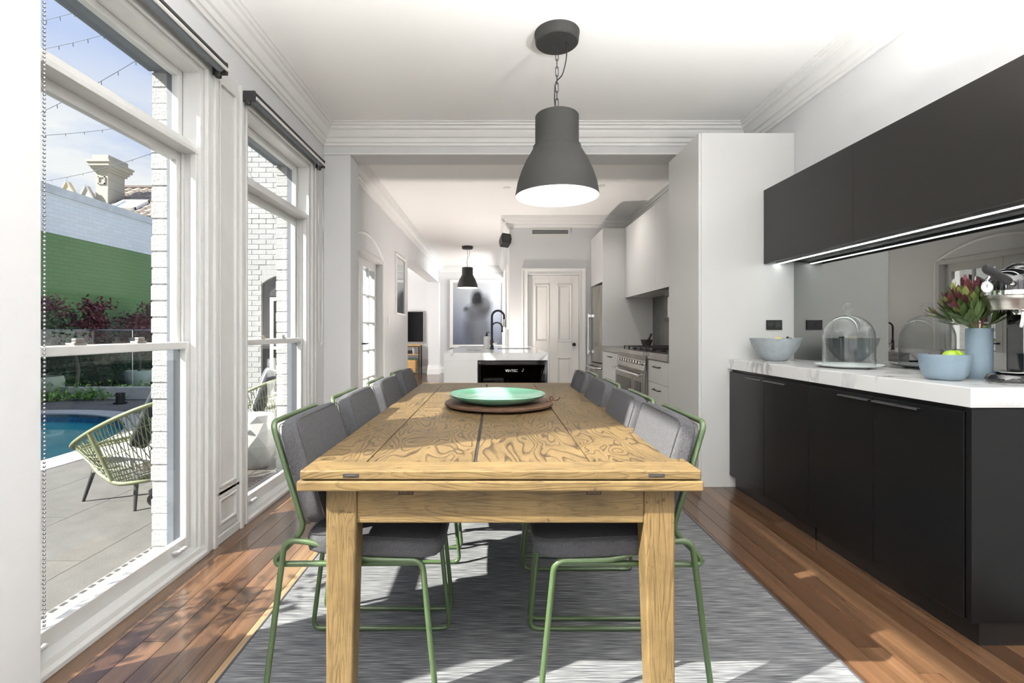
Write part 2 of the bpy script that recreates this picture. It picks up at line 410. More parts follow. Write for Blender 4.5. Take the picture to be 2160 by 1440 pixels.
# ------------------------------------------------------------------ geometry helpers
class G:
    def __init__(s): s.v = []; s.f = []
    def quad(s, *pts):
        i = len(s.v); s.v += [tuple(p) for p in pts]; s.f.append(tuple(range(i, i + len(pts)))); return s
    def box(s, x0, x1, y0, y1, z0, z1):
        if x0 > x1: x0, x1 = x1, x0
        if y0 > y1: y0, y1 = y1, y0
        if z0 > z1: z0, z1 = z1, z0
        return s.hexa([(x0, y0, z0), (x1, y0, z0), (x1, y1, z0), (x0, y1, z0)], [(x0, y0, z1), (x1, y0, z1), (x1, y1, z1), (x0, y1, z1)])
    def hexa(s, b, tp):
        i = len(s.v); s.v += [tuple(p) for p in b] + [tuple(p) for p in tp]
        s.f += [(i + 3, i + 2, i + 1, i), (i + 4, i + 5, i + 6, i + 7)] + [(i + k, i + (k + 1) % 4, i + 4 + (k + 1) % 4, i + 4 + k) for k in range(4)]
        return s
    def prism(s, poly, axis, a, b):
        # poly of 2D points; axis 'x': (y,z), 'y': (x,z), 'z': (x,y)
        def P(p, c): return {'x': (c, p[0], p[1]), 'y': (p[0], c, p[1]), 'z': (p[0], p[1], c)}[axis]
        n = len(poly); i = len(s.v)
        s.v += [P(p, a) for p in poly] + [P(p, b) for p in poly]
        s.f += [tuple(range(i + n - 1, i - 1, -1)), tuple(range(i + n, i + 2 * n))]
        s.f += [(i + k, i + (k + 1) % n, i + n + (k + 1) % n, i + n + k) for k in range(n)]
        return s
    def lathe(s, prof, seg=32, c=(0, 0, 0), sx=1, sy=1, cap=True):
        i = len(s.v); n = len(prof)
        for (r, z) in prof:
            for k in range(seg):
                a = 2 * PI * k / seg
                s.v.append((c[0] + r * sx * math.cos(a), c[1] + r * sy * math.sin(a), c[2] + z))
        for j in range(n - 1):
            for k in range(seg):
                k2 = (k + 1) % seg
                s.f.append((i + j * seg + k, i + j * seg + k2, i + (j + 1) * seg + k2, i + (j + 1) * seg + k))
        if cap:
            s.f.append(tuple(i + k for k in range(seg - 1, -1, -1)))
            s.f.append(tuple(i + (n - 1) * seg + k for k in range(seg)))
        return s
    def cyl(s, p0, p1, r0, r1=None, seg=12):
        return s.tube([p0, p1], [r0, r0 if r1 is None else r1], seg)
    def tube(s, pts, r, seg=8, closed=False):
        pts = [Vector(p) for p in pts]; n = len(pts)
        if not isinstance(r, (list, tuple)): r = [r] * n
        tans = []
        for k in range(n):
            a = pts[(k - 1) % n] if (closed or k > 0) else pts[k]
            b_ = pts[(k + 1) % n] if (closed or k < n - 1) else pts[k]
            tv = (b_ - a); tans.append(tv.normalized() if tv.length > 1e-9 else Vector((0, 0, 1)))
        up = Vector((0, 0, 1)) if abs(tans[0].z) < .9 else Vector((1, 0, 0))
        nrm = tans[0].cross(up).normalized()
        i = len(s.v)
        for k in range(n):
            if k:
                ax = tans[k - 1].cross(tans[k])
                if ax.length > 1e-7:
                    nrm = Matrix.Rotation(tans[k - 1].angle(tans[k]), 3, ax.normalized()) @ nrm
                nrm = (nrm - tans[k] * nrm.dot(tans[k])).normalized()
            bi = tans[k].cross(nrm)
            for q in range(seg):
                a = 2 * PI * q / seg
                s.v.append(tuple(pts[k] + (nrm * math.cos(a) + bi * math.sin(a)) * r[k]))
        m_ = n if closed else n - 1
        for k in range(m_):
            k2 = (k + 1) % n
            for q in range(seg):
                q2 = (q + 1) % seg
                s.f.append((i + k * seg + q, i + k * seg + q2, i + k2 * seg + q2, i + k2 * seg + q))
        if not closed:
            s.f.append(tuple(i + q for q in range(seg - 1, -1, -1)))
            s.f.append(tuple(i + (n - 1) * seg + q for q in range(seg)))
        return s
    def ball(s, c, r, seg=14, rings=8, sc=(1, 1, 1)):
        i = len(s.v)
        for j in range(1, rings):
            ph = PI * j / rings
            for k in range(seg):
                a = 2 * PI * k / seg
                s.v.append((c[0] + r * sc[0] * math.sin(ph) * math.cos(a), c[1] + r * sc[1] * math.sin(ph) * math.sin(a), c[2] - r * sc[2] * math.cos(ph)))
        for j in range(rings - 2):
            for k in range(seg):
                k2 = (k + 1) % seg
                s.f.append((i + j * seg + k, i + j * seg + k2, i + (j + 1) * seg + k2, i + (j + 1) * seg + k))
        lo = len(s.v); s.v.append((c[0], c[1], c[2] - r * sc[2])); s.v.append((c[0], c[1], c[2] + r * sc[2]))
        for k in range(seg):
            k2 = (k + 1) % seg
            s.f.append((lo, i + k2, i + k)); s.f.append((lo + 1, i + (rings - 2) * seg + k, i + (rings - 2) * seg + k2))
        return s
    def leaves(s, rng, n, pos, size, asp=.5, up=None):
        # n folded leaf quads at pos() with random facing
        for _ in range(n):
            c = Vector(pos()); L = size * rng.uniform(.6, 1.3)
            d = Vector((rng.gauss(0, 1), rng.gauss(0, 1), rng.gauss(0, 1) * .7 + (up or 0)))
            if d.length < 1e-3: continue
            d.normalize()
            w = d.cross(Vector((rng.gauss(0, 1), rng.gauss(0, 1), rng.gauss(0, 1)))).normalized() * L * asp * .5
            i = len(s.v)
            s.v += [tuple(c), tuple(c + d * L * .45 + w), tuple(c + d * L), tuple(c + d * L * .45 - w)]
            s.f.append((i, i + 1, i + 2, i + 3))
        return s
def mesh_of(g, name, smooth=None):
    me = bpy.data.meshes.new(name)
    me.from_pydata(g.v, [], g.f); me.update()
    if smooth is not None:
        me.shade_smooth()
        try: me.set_sharp_from_angle(angle=math.radians(smooth))
        except Exception: pass
    return me
def add(name, g, mat, parent=None, smooth=None, bevel=0, seg=2, label=None, cat=None, group=None, kind=None, loc=None, rot=None):
    me = g if isinstance(g, bpy.types.Mesh) else mesh_of(g, name, smooth)
    if not me.materials: me.materials.append(MATS[mat])
    o = bpy.data.objects.new(name, me); COL.objects.link(o)
    if parent: o.parent = parent
    if loc: o.location = loc
    if rot: o.rotation_euler = rot
    if bevel:
        b = o.modifiers.new('bevel', 'BEVEL'); b.width = bevel; b.segments = seg; b.limit_method = 'ANGLE'; b.angle_limit = math.radians(40)
    tag(o, label, cat, group, kind)
    return o
def tag(o, label=None, cat=None, group=None, kind=None):
    if label: o['label'] = label
    if cat: o['category'] = cat
    if group: o['group'] = group
    if kind: o['kind'] = kind
    return o
def thing(name, label, cat, loc=(0, 0, 0), rotz=0, group=None, kind=None):
    o = bpy.data.objects.new(name, None); COL.objects.link(o)
    o.empty_display_size = .1
    o.location = loc; o.rotation_euler = (0, 0, rotz)
    return tag(o, label, cat, group, kind)
def copy_tree(o, parent=None):
    c = o.copy(); COL.objects.link(c)
    if parent: c.parent = parent
    for ch in list(o.children): copy_tree(ch, c)
    return c
def rpath(pts, r, n=5, closed=False):
    # round the corners of a polyline
    P = [Vector(p) for p in pts]; out = []
    m_ = len(P)
    for k in range(m_):
        if not closed and k in (0, m_ - 1): out.append(P[k]); continue
        a, b, c = P[(k - 1) % m_], P[k], P[(k + 1) % m_]
        u = (a - b); w = (c - b)
        rr = min(r, u.length * .45, w.length * .45)
        p0 = b + u.normalized() * rr; p1 = b + w.normalized() * rr
        for q in range(n + 1):
            tt = q / n
            out.append(p0 * (1 - tt) ** 2 + b * 2 * tt * (1 - tt) + p1 * tt * tt)
    return out
def sweep(g, path, prof, closed=False):
    # path: 2D points walked with the room on the left; prof: (distance from wall, z)
    n = len(path); P = [Vector((p[0], p[1])) for p in path]
    offs = []
    for k in range(n):
        d0 = (P[k] - P[(k - 1) % n]).normalized() if (closed or k > 0) else None
        d1 = (P[(k + 1) % n] - P[k]).normalized() if (closed or k < n - 1) else None
        n0 = Vector((-d0.y, d0.x)) if d0 else None; n1 = Vector((-d1.y, d1.x)) if d1 else None
        if n0 is None: offs.append(n1)
        elif n1 is None: offs.append(n0)
        else:
            mv = (n0 + n1); offs.append(mv / max(.2, mv.dot(n0)))
    i = len(g.v); m_ = len(prof)
    for k in range(n):
        for (p, z) in prof: q = P[k] + offs[k] * p; g.v.append((q.x, q.y, z))
    for k in range(n if closed else n - 1):
        k2 = (k + 1) % n
        for j in range(m_):
            j2 = (j + 1) % m_
            g.f.append((i + k * m_ + j, i + k2 * m_ + j, i + k2 * m_ + j2, i + k * m_ + j2))
    if not closed:
        g.f.append(tuple(i + j for j in range(m_))); g.f.append(tuple(i + (n - 1) * m_ + j for j in range(m_ - 1, -1, -1)))
    return g
# ================================================================== STRUCTURE
CZ = 2.935          # ceiling height
XL, XR = -1.5, 2.21 # faces of the long walls
YB = 4.27           # face of the beam between dining room and kitchen
# ---- floor
fl = add('floor', G().box(-1.66, 2.35, -2.5, 4.6, -.12, -.021).box(-1.66, 2.35, 4.6, 13.6, -.12, 0).box(-5.1, -1.66, 8.2, 13.6, -.12, 0), 'floor_plain',
         label='polished reddish-brown timber strip floor', cat='floor', kind='structure')
rng = random.Random(3)
bw = .0905
x = -1.487; meshes = {}
while x < XR - .01:
    y = -1.0 - rng.random() * 1.2
    while y < 4.6:
        L = rng.choice([1.2, 1.5, 1.8, 2.1, 2.4, 2.7])
        y1 = min(y + L, 4.6)
        if y1 > -.2:
            w = min(bw, XR - x)
            key = (round(y1 - y, 3), round(w, 4))
            if key not in meshes:
                meshes[key] = mesh_of(G().hexa([(0, 0, -.02), (w, 0, -.02), (w, y1 - y, -.02), (0, y1 - y, -.02)],
                                               [(.0013, .0013, 0), (w - .0013, .0013, 0), (w - .0013, y1 - y - .0013, 0), (.0013, y1 - y - .0013, 0)]), 'floor_board')
            add('floor_board', meshes[key], 'floor_board', fl, loc=(x, y, 0))
        y = y1
    x += bw
# ---- walls
W1 = [(.02, 1.07), (1.47, 2.52), (2.92, 3.97)]
g = G()
g.box(-1.66, XL, -2.5, .02, 2.5, CZ).box(-1.66, XL, .02, 1.07, 2.88, CZ).box(-1.66, XL, 1.07, 4.53, 2.5, CZ)
for a, b in [(-2.5, .02), (1.07, 1.47), (2.52, 2.92), (3.97, 4.53)]: g.box(-1.66, XL, a, b, -.02, 2.5)
add('wall_left', g, 'white_wall', label='white dining room wall pierced by tall sash windows', cat='wall', kind='structure')
g = G()
g.box(-1.78, XL, 4.53, 5.0, -.02, CZ).box(-1.78, XL, 5.0, 6.5, 2.06, CZ).box(-1.78, XL, 6.5, 8.4, -.02, CZ).box(-1.78, XL, 8.4, 13.0, 2.45, CZ)
kl = add('wall_kitchen_left', g, 'white_wall', label='white kitchen wall with arched glazed doors and living room opening', cat='wall', kind='structure')
arc = []
for k in range(25):
    tt = -1 + 2 * k / 24
    arc.append((XL + .004, 5.75 + .80 * tt, 2.07 + .21 * (1 - tt * tt)))
add('arch_moulding', G().tube([(XL + .004, 4.95, .0)] + arc + [(XL + .004, 6.55, .0)], .016, 8), 'white_gloss', kl, smooth=50)
add('wall_nib', G().box(XL, -1.40, 1.20, 1.507, 0, 2.775), 'white_wall', label='plain white wall nib at the near side of the first sash window', cat='wall', kind='structure', bevel=.003)
add('wall_right', G().box(XR, 2.35, -2.5, 13.6, -.02, CZ), 'white_wall', label='white wall behind the black cabinets', cat='wall', kind='structure')
g = G().box(XL, XR, YB, 4.53, 2.69, CZ).box(XL, -1.262, YB, 4.53, 0, 2.69)
add('wall_beam', g, 'white_wall', label='white beam and jamb between dining room and kitchen', cat='wall', kind='structure', bevel=.004)
DX0, DX1, DZ = .513, 1.322, 2.03
YK = 7.65
g = G().box(.23, DX0 - .0, YK, 7.8, 0, CZ).box(DX1, XR, YK, 7.8, 0, CZ).box(DX0, DX1, YK, 7.8, DZ, CZ)
add('wall_back', g, 'white_wall', label='white kitchen end wall around the panelled door', cat='wall', kind='structure')
g = G().box(.23, .36, 7.8, 11.4, 0, CZ).box(.23, .36, 11.4, 13.4, 2.6, CZ)
add('wall_hall', g, 'white_wall', label='white passage wall beside the kitchen door', cat='wall', kind='structure')
add('wall_far', G().box(-5.1, 2.35, 13.4, 13.6, 0, CZ), 'white_wall', label='white far wall with the large framed print', cat='wall', kind='structure')
cl_ = thing('column', 'white square column with moulded base beside the living room', 'column', (-1.64, 13.14, 0), kind='structure')
add('shaft', G().box(-.14, .14, -.14, .255, 0, 2.45), 'white_wall', cl_)
add('plinth', G().box(-.165, .165, -.165, .255, 0, .15).box(-.155, .155, -.155, .255, .15, .20).box(-.15, .15, -.15, .255, .20, .24), 'white_gloss', cl_)
g = G().box(-5.1, -5.0, 8.4, 9.6, 0, CZ).box(-5.1, -5.0, 12.4, 13.4, 0, CZ).box(-5.1, -5.0, 9.6, 12.4, 2.4, CZ).box(-5.1, -5.0, 9.6, 12.4, 0, .4)
add('wall_living_left', g, 'white_wall', label='white living room side wall', cat='wall', kind='structure')
g = G().box(-1.66, -1.25, -2.62, -2.5, 0, CZ).box(1.95, 2.35, -2.62, -2.5, 0, CZ).box(-1.25, 1.95, -2.62, -2.5, 2.35, CZ)
add('wall_near', g, 'white_wall', label='white wall with the wide garden door opening', cat='wall', kind='structure')
add('ceiling', G().box(-1.66, 2.35, -2.62, 13.6, CZ, CZ + .15).box(-5.1, -1.66, 8.2, 13.6, CZ, CZ + .15), 'white_ceiling', label='flat white plaster ceiling', cat='ceiling', kind='structure')
add('roof_eave', G().box(-1.98, -1.79, 1.10, 8.2, 2.80, 2.95), 'outer_grey', label='grey painted eave over the sash windows', cat='eave', kind='structure')
# ---- cornices and skirting
CP = [(0, 2.765), (.014, 2.765), (.018, 2.785), (.030, 2.79), (.034, 2.803), (.036, 2.822), (.052, 2.828), (.066, 2.85), (.076, 2.876), (.096, 2.886), (.100, 2.905), (.118, 2.909), (.121, 2.922), (.135, 2.925), (.135, CZ), (0, CZ)]
add('trim_1', sweep(G(), [(XR, -2.5), (XR, YB), (XL, YB), (XL, -2.5)], CP, True), 'white_gloss', smooth=28, label='stepped white cornice around the dining room ceiling', cat='cornice', kind='structure')
add('trim_2', sweep(G(), [(XR, 4.53), (XR, YK), (.23, YK), (.23, 13.4), (XL, 13.4), (XL, 4.53)], CP, True), 'white_gloss', smooth=28, label='stepped white cornice around the kitchen ceiling', cat='cornice', kind='structure')
add('trim_3', sweep(G(), [(-1.78, 8.4), (-1.78, 13.4), (-5.0, 13.4), (-5.0, 8.4)], CP, True), 'white_gloss', smooth=28, label='white cornice around the living room ceiling', cat='cornice', kind='structure')
add('trim_4', G().box(XL - .001, 2.0, YB - .014, YB, 2.69, 2.70), 'white_gloss', label='thin white bead along the beam edge', cat='trim', kind='structure')
BP = [(0, 0), (.022, 0), (.022, .12), (.016, .13), (.016, .155), (.010, .165), (.006, .18), (0, .18)]
add('baseboard_kitchen', sweep(G(), [(XL, 8.4), (XL, 6.6)], BP), 'white_gloss', label='white skirting below the framed picture', cat='skirting', kind='structure')
add('baseboard_far', sweep(G(), [(.23, 13.4), (-1.49, 13.4)], BP), 'white_gloss', label='white skirting below the large print', cat='skirting', kind='structure')
add('baseboard_living', sweep(G(), [(-1.80, 13.4), (-5.0, 13.4)], BP), 'white_gloss', label='white skirting below the television', cat='skirting', kind='structure')
# ---- sash windows
def frame_rect(y0, y1, z0, z1, x0, x1, wl, wt, wb):
    return G().box(x0, x1, y0, y0 + wl, z0, z1).box(x0, x1, y1 - wl, y1, z0, z1).box(x0, x1, y0 + wl, y1 - wl, z1 - wt, z1).box(x0, x1, y0 + wl, y1 - wl, z0, z0 + wb)
WL = ['white full-height glazed garden window just before the wall nib', 'nearer of the two tall white sash windows, chair and pool beyond', 'farther of the two tall white sash windows, white brick wing beyond']
for i, (a, b) in enumerate(W1):
    w = thing('window_%d' % (i + 1), WL[i], 'window', (0, 0, 0), kind='structure')
    zt = 2.5 if i else 2.88
    # casing on the wall face, stepped
    cas = G()
    for (o0, o1, pr) in [(0, .078, .016), (.052, .0805, .028), (-.004, .012, .022)]:
        cas.box(XL, XL + pr, a - o1, a - o0, 0, zt + o1).box(XL, XL + pr, b + o0, b + o1, 0, zt + o1).box(XL, XL + pr, a - o0, b + o0, zt + o0, zt + o1)
    if i: add('casing', cas, 'window_white', w, bevel=.003)
    add('jamb', G().box(-1.592, XL, a, a + .032, .02, zt), 'window_white', w, bevel=.002)
    add('jamb', G().box(-1.592, XL, b - .032, b, .02, zt), 'window_white', w, bevel=.002)
    add('outer_track', G().box(-1.64, -1.5922, a, a + .030, .02, zt), 'outer_track', w)
    add('outer_track', G().box(-1.64, -1.5922, b - .030, b, .02, zt), 'outer_track', w)
    add('parting_bead', G().box(-1.592, -1.580, b - .046, b - .032, .05, 2.05).box(-1.545, -1.515, b - .046, b - .032, .05, 2.05).box(-1.592, -1.580, a + .032, a + .046, .05, 2.05).box(-1.545, -1.515, a + .032, a + .046, .05, 2.05), 'window_white', w, bevel=.002)
    add('outer_lining', G().box(-1.685, -1.6402, a - .02, a + .012, 0, zt), 'outer_grey', w)
    add('outer_lining', G().box(-1.685, -1.6402, b - .012, b + .02, 0, zt), 'outer_grey', w)
    if i: add('outer_head', G().box(-1.80, -1.6602, a - .02, b + .02, zt + .0005, zt + .098), 'outer_grey', w)
    add('head', G().box(-1.66, XL, a + .032, b - .032, zt - .032, zt), 'window_white', w, bevel=.002)
    add('sill', G().prism([(-1.69, 0), (XL + .022, 0), (XL + .022, .018), (XL + .010, .03), (XL + .002, .05), (-1.55, .055), (-1.69, .03)], 'y', a, b), 'window_white', w, bevel=.002)
    if i: add('transom', G().prism([(-1.66, 2.05), (-1.512, 2.05), (-1.512, 2.07), (-1.520, 2.10), (-1.57, 2.112), (-1.66, 2.10)], 'y', a + .032, b - .032), 'window_white', w, bevel=.002)
    ia, ib = a + .033, b - .033
    sashes = [('glazed_leaf', .045, zt - .032, -1.600, -1.560, .05, .03, .075)] if i == 0 else [('fanlight', 2.105, zt - .032, -1.625, -1.590, .034, .034, .034), ('upper_sash', 1.060, 2.052, -1.630, -1.594, .040, .045, .036), ('lower_sash', .045, 1.096, -1.578, -1.546, .042, .036, .075)]
    for nm, z0, z1, x0, x1, wl, wt, wb in sashes:
        s_ = add(nm, frame_rect(ia, ib, z0, z1, x0, x1, wl, wt, wb), 'window_white', w, bevel=.004)
        xm = (x0 + x1) / 2
        add('pane', G().box(xm - .002, xm + .002, ia + wl - .004, ib - wl + .004, z0 + wb - .004, z1 - wt + .004), 'pane', s_)
        if nm == 'lower_sash':
            ym = (a + b) / 2
            for yy in (ym - .16, ym + .16) if i else (ym,):
                add('sash_lock', G().box(-1.590, -1.556, yy - .03, yy + .03, 1.096, 1.106).box(-1.578, -1.560, yy - .018, yy + .022, 1.106, 1.122), 'brushed', s_, bevel=.003)
            for yy in (ia + .12, ib - .12):
                add('sash_lift', G().tube([(-1.546, yy - .025, .085), (-1.515, yy - .02, .092), (-1.510, yy + .02, .092), (-1.546, yy + .025, .085)], .008, 8), 'window_white', s_, smooth=60)
# panelled pier linings between the windows
for n_, (a, b) in enumerate([(1.148, 1.392), (2.598, 2.842)]):
    p = thing('trim_%d' % (5 + n_), ['white panelled pier lining before the wall nib', 'white panelled pier lining between the two sash windows'][n_], 'panelling', kind='structure')
    add('panel_back', G().box(XL, XL + .006, a, b, 0, 2.58), 'window_white', p)
    fr_ = G()
    for (z0, z1) in [(.30, 2.50), (.10, .24)]:
        fr_.box(XL, XL + .014, a, a + .035, z0 - .04, z1 + .04).box(XL, XL + .014, b - .035, b, z0 - .04, z1 + .04).box(XL, XL + .014, a + .035, b - .035, z1, z1 + .04).box(XL, XL + .014, a + .035, b - .035, z0 - .04, z0)
        fr_.box(XL, XL + .020, a + .035, a + .047, z0, z1).box(XL, XL + .020, b - .047, b - .035, z0, z1).box(XL, XL + .020, a + .047, b - .047, z1 - .012, z1).box(XL, XL + .020, a + .047, b - .047, z0, z0 + .012)
    add('panel_moulding', fr_, 'window_white', p, bevel=.003)
    add('pier_plinth', G().box(XL, XL + .018, a, b, 0, .045), 'window_white', p, bevel=.003)
# ---- glazed kitchen doors
d1 = thing('door_1', 'white glazed double doors under a shallow arch in the kitchen wall', 'door', kind='structure')
add('door_frame', G().box(-1.70, XL + .012, 4.95, 5.015, 0, 2.085).box(-1.70, XL + .012, 6.485, 6.55, 0, 2.085).box(-1.70, XL + .012, 5.015, 6.485, 2.03, 2.085), 'window_white', d1, bevel=.004)
for (a, b) in [(5.016, 5.75), (5.75, 6.484)]:
    x0, x1 = -1.62, -1.575
    z0, z1 = .01, 2.03
    lf = add('door_leaf', frame_rect(a + .002, b - .002, z0, z1, x0, x1, .085, .10, .22), 'window_white', d1, bevel=.003)
    ca, cb, cz0, cz1 = a + .087, b - .087, z0 + .22, z1 - .10
    ym = (ca + cb) / 2
    add('muntin', G().box(x0 + .008, x1 - .004, ym - .011, ym + .011, cz0, cz1), 'window_white', lf)
    for k in range(1, 5):
        zz = cz0 + (cz1 - cz0) * k / 5
        add('muntin', G().box(x0 + .008, x1 - .004, ca, cb, zz - .011, zz + .011), 'window_white', lf)
    for k in range(5):
        for (ya, yb) in [(ca, ym), (ym, cb)]:
            add('pane', G().box(-1.601, -1.597, ya + .008, yb - .008, cz0 + (cz1 - cz0) * k / 5 + .008, cz0 + (cz1 - cz0) * (k + 1) / 5 - .008), 'pane', lf)
add('door_handle', G().cyl((-1.575, 5.79, 1.0), (-1.53, 5.79, 1.0), .01).cyl((-1.535, 5.79, 1.0), (-1.535, 5.90, 1.0), .008), 'black_matte', d1, smooth=40)
# ---- kitchen panelled door
d2 = thing('door_2', 'cream white four-panel door with a round black knob', 'door', (0, YK, 0), kind='structure')
cs = G()
for (o0, o1, pr) in [(0, .10, .018), (.07, .10, .032), (0, .018, .026)]:
    cs.box(DX0 - o1, DX0 - o0, -pr, 0, 0, DZ + o1).box(DX1 + o0, DX1 + o1, -pr, 0, 0, DZ + o1).box(DX0 - o0, DX1 + o0, -pr, 0, DZ + o0, DZ + o1)
add('casing', cs, 'white_gloss', d2, bevel=.004)
lf = add('door_leaf', G().box(DX0 + .004, DX1 - .004, .045, .07, .01, DZ - .004), 'door_paint', d2)
wd = DX1 - DX0
st = G()
for (xa, xb, za, zb) in [(0, .115, .01, DZ), (wd - .115, wd, .01, DZ), (wd / 2 - .065, wd / 2 + .065, .01, DZ), (.115, wd / 2 - .065, .01, .24), (wd / 2 + .065, wd - .115, .01, .24), (.115, wd / 2 - .065, .74, .98), (wd / 2 + .065, wd - .115, .74, .98), (.115, wd / 2 - .065, 1.88, DZ), (wd / 2 + .065, wd - .115, 1.88, DZ)]:
    st.box(DX0 + .004 + xa * (wd - .008) / wd, DX0 + .004 + xb * (wd - .008) / wd, .03, .046, za, min(zb, DZ - .004))
add('stiles_and_rails', st, 'door_paint', lf, bevel=.002)
for (xa, xb) in [(.115, wd / 2 - .065), (wd / 2 + .065, wd - .115)]:
    for (za, zb) in [(.24, .74), (.98, 1.88)]:
        pn = add('door_panel', G().hexa([(DX0 + xa + .02, .046, za + .02), (DX0 + xb - .02, .046, za + .02), (DX0 + xb - .02, .046, zb - .02), (DX0 + xa + .02, .046, zb - .02)],
                                        [(DX0 + xa + .045, .036, za + .045), (DX0 + xb - .045, .036, za + .045), (DX0 + xb - .045, .036, zb - .045), (DX0 + xa + .045, .036, zb - .045)]), 'door_paint', lf)
        mo = G()
        mo.box(DX0 + xa, DX0 + xa + .016, .022, .046, za, zb).box(DX0 + xb - .016, DX0 + xb, .022, .046, za, zb).box(DX0 + xa, DX0 + xb, .022, .046, za, za + .016).box(DX0 + xa, DX0 + xb, .022, .046, zb - .016, zb)
        add('panel_bead', mo, 'door_paint', lf, bevel=.003)
kn = G().lathe([(.0, 0), (.024, .002), (.024, .008), (.012, .012), (.011, .03), (.024, .038), (.030, .052), (.026, .066), (.0, .072)], 20, cap=False)
ko = add('door_knob', kn, 'black_matte', lf, smooth=50, loc=(1.235, .03, .94), rot=(PI / 2, 0, 0))
# wide glazed garden doors behind the viewer (closed frames only)
d3 = thing('door_3', 'white framed glazed garden doors behind the viewer', 'door', (0, -2.56, 0), kind='structure')
for (xa, xb) in [(-1.25, -.183), (-.183, .884), (.884, 1.95)]:
    q = G().box(xa, xa + .06, -.03, .03, 0, 2.35).box(xb - .06, xb, -.03, .03, 0, 2.35).box(xa + .06, xb - .06, -.03, .03, 2.27, 2.35).box(xa + .06, xb - .06, -.03, .03, 0, .1)
    s_ = add('door_leaf', q, 'window_white', d3)
    add('pane', G().box(xa + .055, xb - .055, -.003, .003, .095, 2.275), 'pane', s_)
# ---- outer brick leaf of the house
mesh_cache = {}
def brick_mesh(lx, ly, lz):
    key = (round(lx, 3), round(ly, 3), round(lz, 3))
    if key not in mesh_cache:
        c = .005
        g = G().hexa([(c, c, 0), (lx - c, c, 0), (lx - c, ly - c, 0), (c, ly - c, 0)], [(0, 0, c), (lx, 0, c), (lx, ly, c), (0, ly, c)])
        g = G()
        rings = []
        for (i_, z) in [(c, 0), (0, c), (0, lz - c), (c, lz)]:
            k = len(g.v); g.v += [(i_, i_, z), (lx - i_, i_, z), (lx - i_, ly - i_, z), (i_, ly - i_, z)]; rings.append(k)
        g.f.append((3, 2, 1, 0)); g.f.append((12, 13, 14, 15))
        for r_ in range(3):
            for k in range(4): g.f.append((rings[r_] + k, rings[r_] + (k + 1) % 4, rings[r_ + 1] + (k + 1) % 4, rings[r_ + 1] + k))
        mesh_cache[key] = mesh_of(g, 'brick')
    return mesh_cache[key]
rng = random.Random(11)
for n_, (a, b) in enumerate([(2.545, 2.895), (3.995, 4.345)]):
    p = thing('wall_pier_%d' % (n_ + 1), ['white painted brick pier between the two sash windows, outside', 'white painted brick pier beyond the farther sash window, outside'][n_], 'brick pier', (-1.79, a, -.06), kind='structure')
    add('mortar', G().box(.0035, .1165, .0035, b - a - .0035, 0, 2.60), 'white_mortar', p)
    for c in range(31):
        z = c * .0855
        cuts = [(0, .225), (.234, b - a)] if c % 2 else [(0, .112), (.121, b - a)]
        for (q0, q1) in cuts:
            jx = rng.uniform(-.003, .003); jy = rng.uniform(-.0025, .0025)
            add('brick', brick_mesh(.12, round(q1 - q0, 3), .0805), 'white_brick', p, loc=(jx, q0 + (jy if q0 == 0 else 0), z))
g = G().box(-1.785, -1.675, -2.6, -.005, -.06, 2.6).box(-1.785, -1.675, 1.095, 1.445, -.06, 2.6).box(-1.785, -1.675, 4.355, 5.0, -.06, 2.6).box(-1.90, -1.78, 4.53, 5.0, -.06, 2.95).box(-1.90, -1.78, 6.5, 8.2, -.06, 2.95).box(-1.90, -1.78, 5.0, 6.5, 2.1, 2.95)
g.box(-1.79, -1.66, -2.6, -.005, 2.6, 2.95).box(-1.79, -1.66, 1.095, 4.53, 2.6, 2.95)
add('wall_outer_leaf', g, 'brick_white_far', label='white painted outer brickwork of the house above and beside the windows', cat='brick wall', kind='structure')
# ---- the wing with its arched window
wx0, wx1 = -3.93, -3.03
ww = thing('wall_wing', 'white painted brick wing wall with a dark arched window', 'brick wall', (0, 8.2, -.06), kind='structure')
g = G().box(-5.1, wx0, 0, .2, 0, 5.4).box(wx1, -1.78, 0, .2, 0, 5.4).box(wx0, wx1, 0, .2, 2.22, 5.4)
ar = [(wx0, 2.22)] + [(wx0 + (wx1 - wx0) * k / 12, 2.00 + .17 * (1 - (2 * k / 12 - 1) ** 2)) for k in range(13)] + [(wx1, 2.22)]
for k in range(12):
    (xa, za), (xb, zb) = ar[1 + k], ar[2 + k]
    g.hexa([(xa, 0, za), (xb, 0, zb), (xb, .2, zb), (xa, .2, za)], [(xa, 0, 2.22), (xb, 0, 2.22), (xb, .2, 2.22), (xa, .2, 2.22)])
g.box(wx0, wx1, 0, .2, 0, .10)
add('masonry', g, 'brick_white_far', ww)
for c in range(50):
    z = c * .086
    off = 0 if c % 2 else .12
    xx = -4.56 + off
    while xx < -3.45:
        xa, xb = xx + .004, xx + .236
        if z < 2.24 and xb > wx0: xb = wx0
        if xb - xa > .05:
            add('brick', brick_mesh(round(xb - xa, 2), .02, .081), 'white_brick', ww, loc=(xa, -.005 + rng.uniform(-.0015, .0015), z))
        xx += .24
aw = thing('arched_window', 'dark framed arched window in the white brick wing', 'window', (0, 8.2, -.06))
add('frame', G().box(wx0, wx0 + .12, .06, .12, .10, 2.06).box(wx1 - .06, wx1, .06, .12, .10, 2.06).box(wx0 + .12, wx1 - .06, .06, .12, 1.80, 2.17), 'leg_dark', aw)
add('sash', G().box(wx0 + .13, wx0 + .19, .04, .09, .12, 1.78).box(wx1 - .16, wx1 - .10, .04, .09, .12, 1.78).box(wx0 + .19, wx1 - .16, .04, .09, 1.72, 1.78).box(wx0 + .19, wx1 - .16, .04, .09, .12, .18).box(wx0 + .19, wx1 - .16, .04, .09, .9, .95), 'window_white', aw)
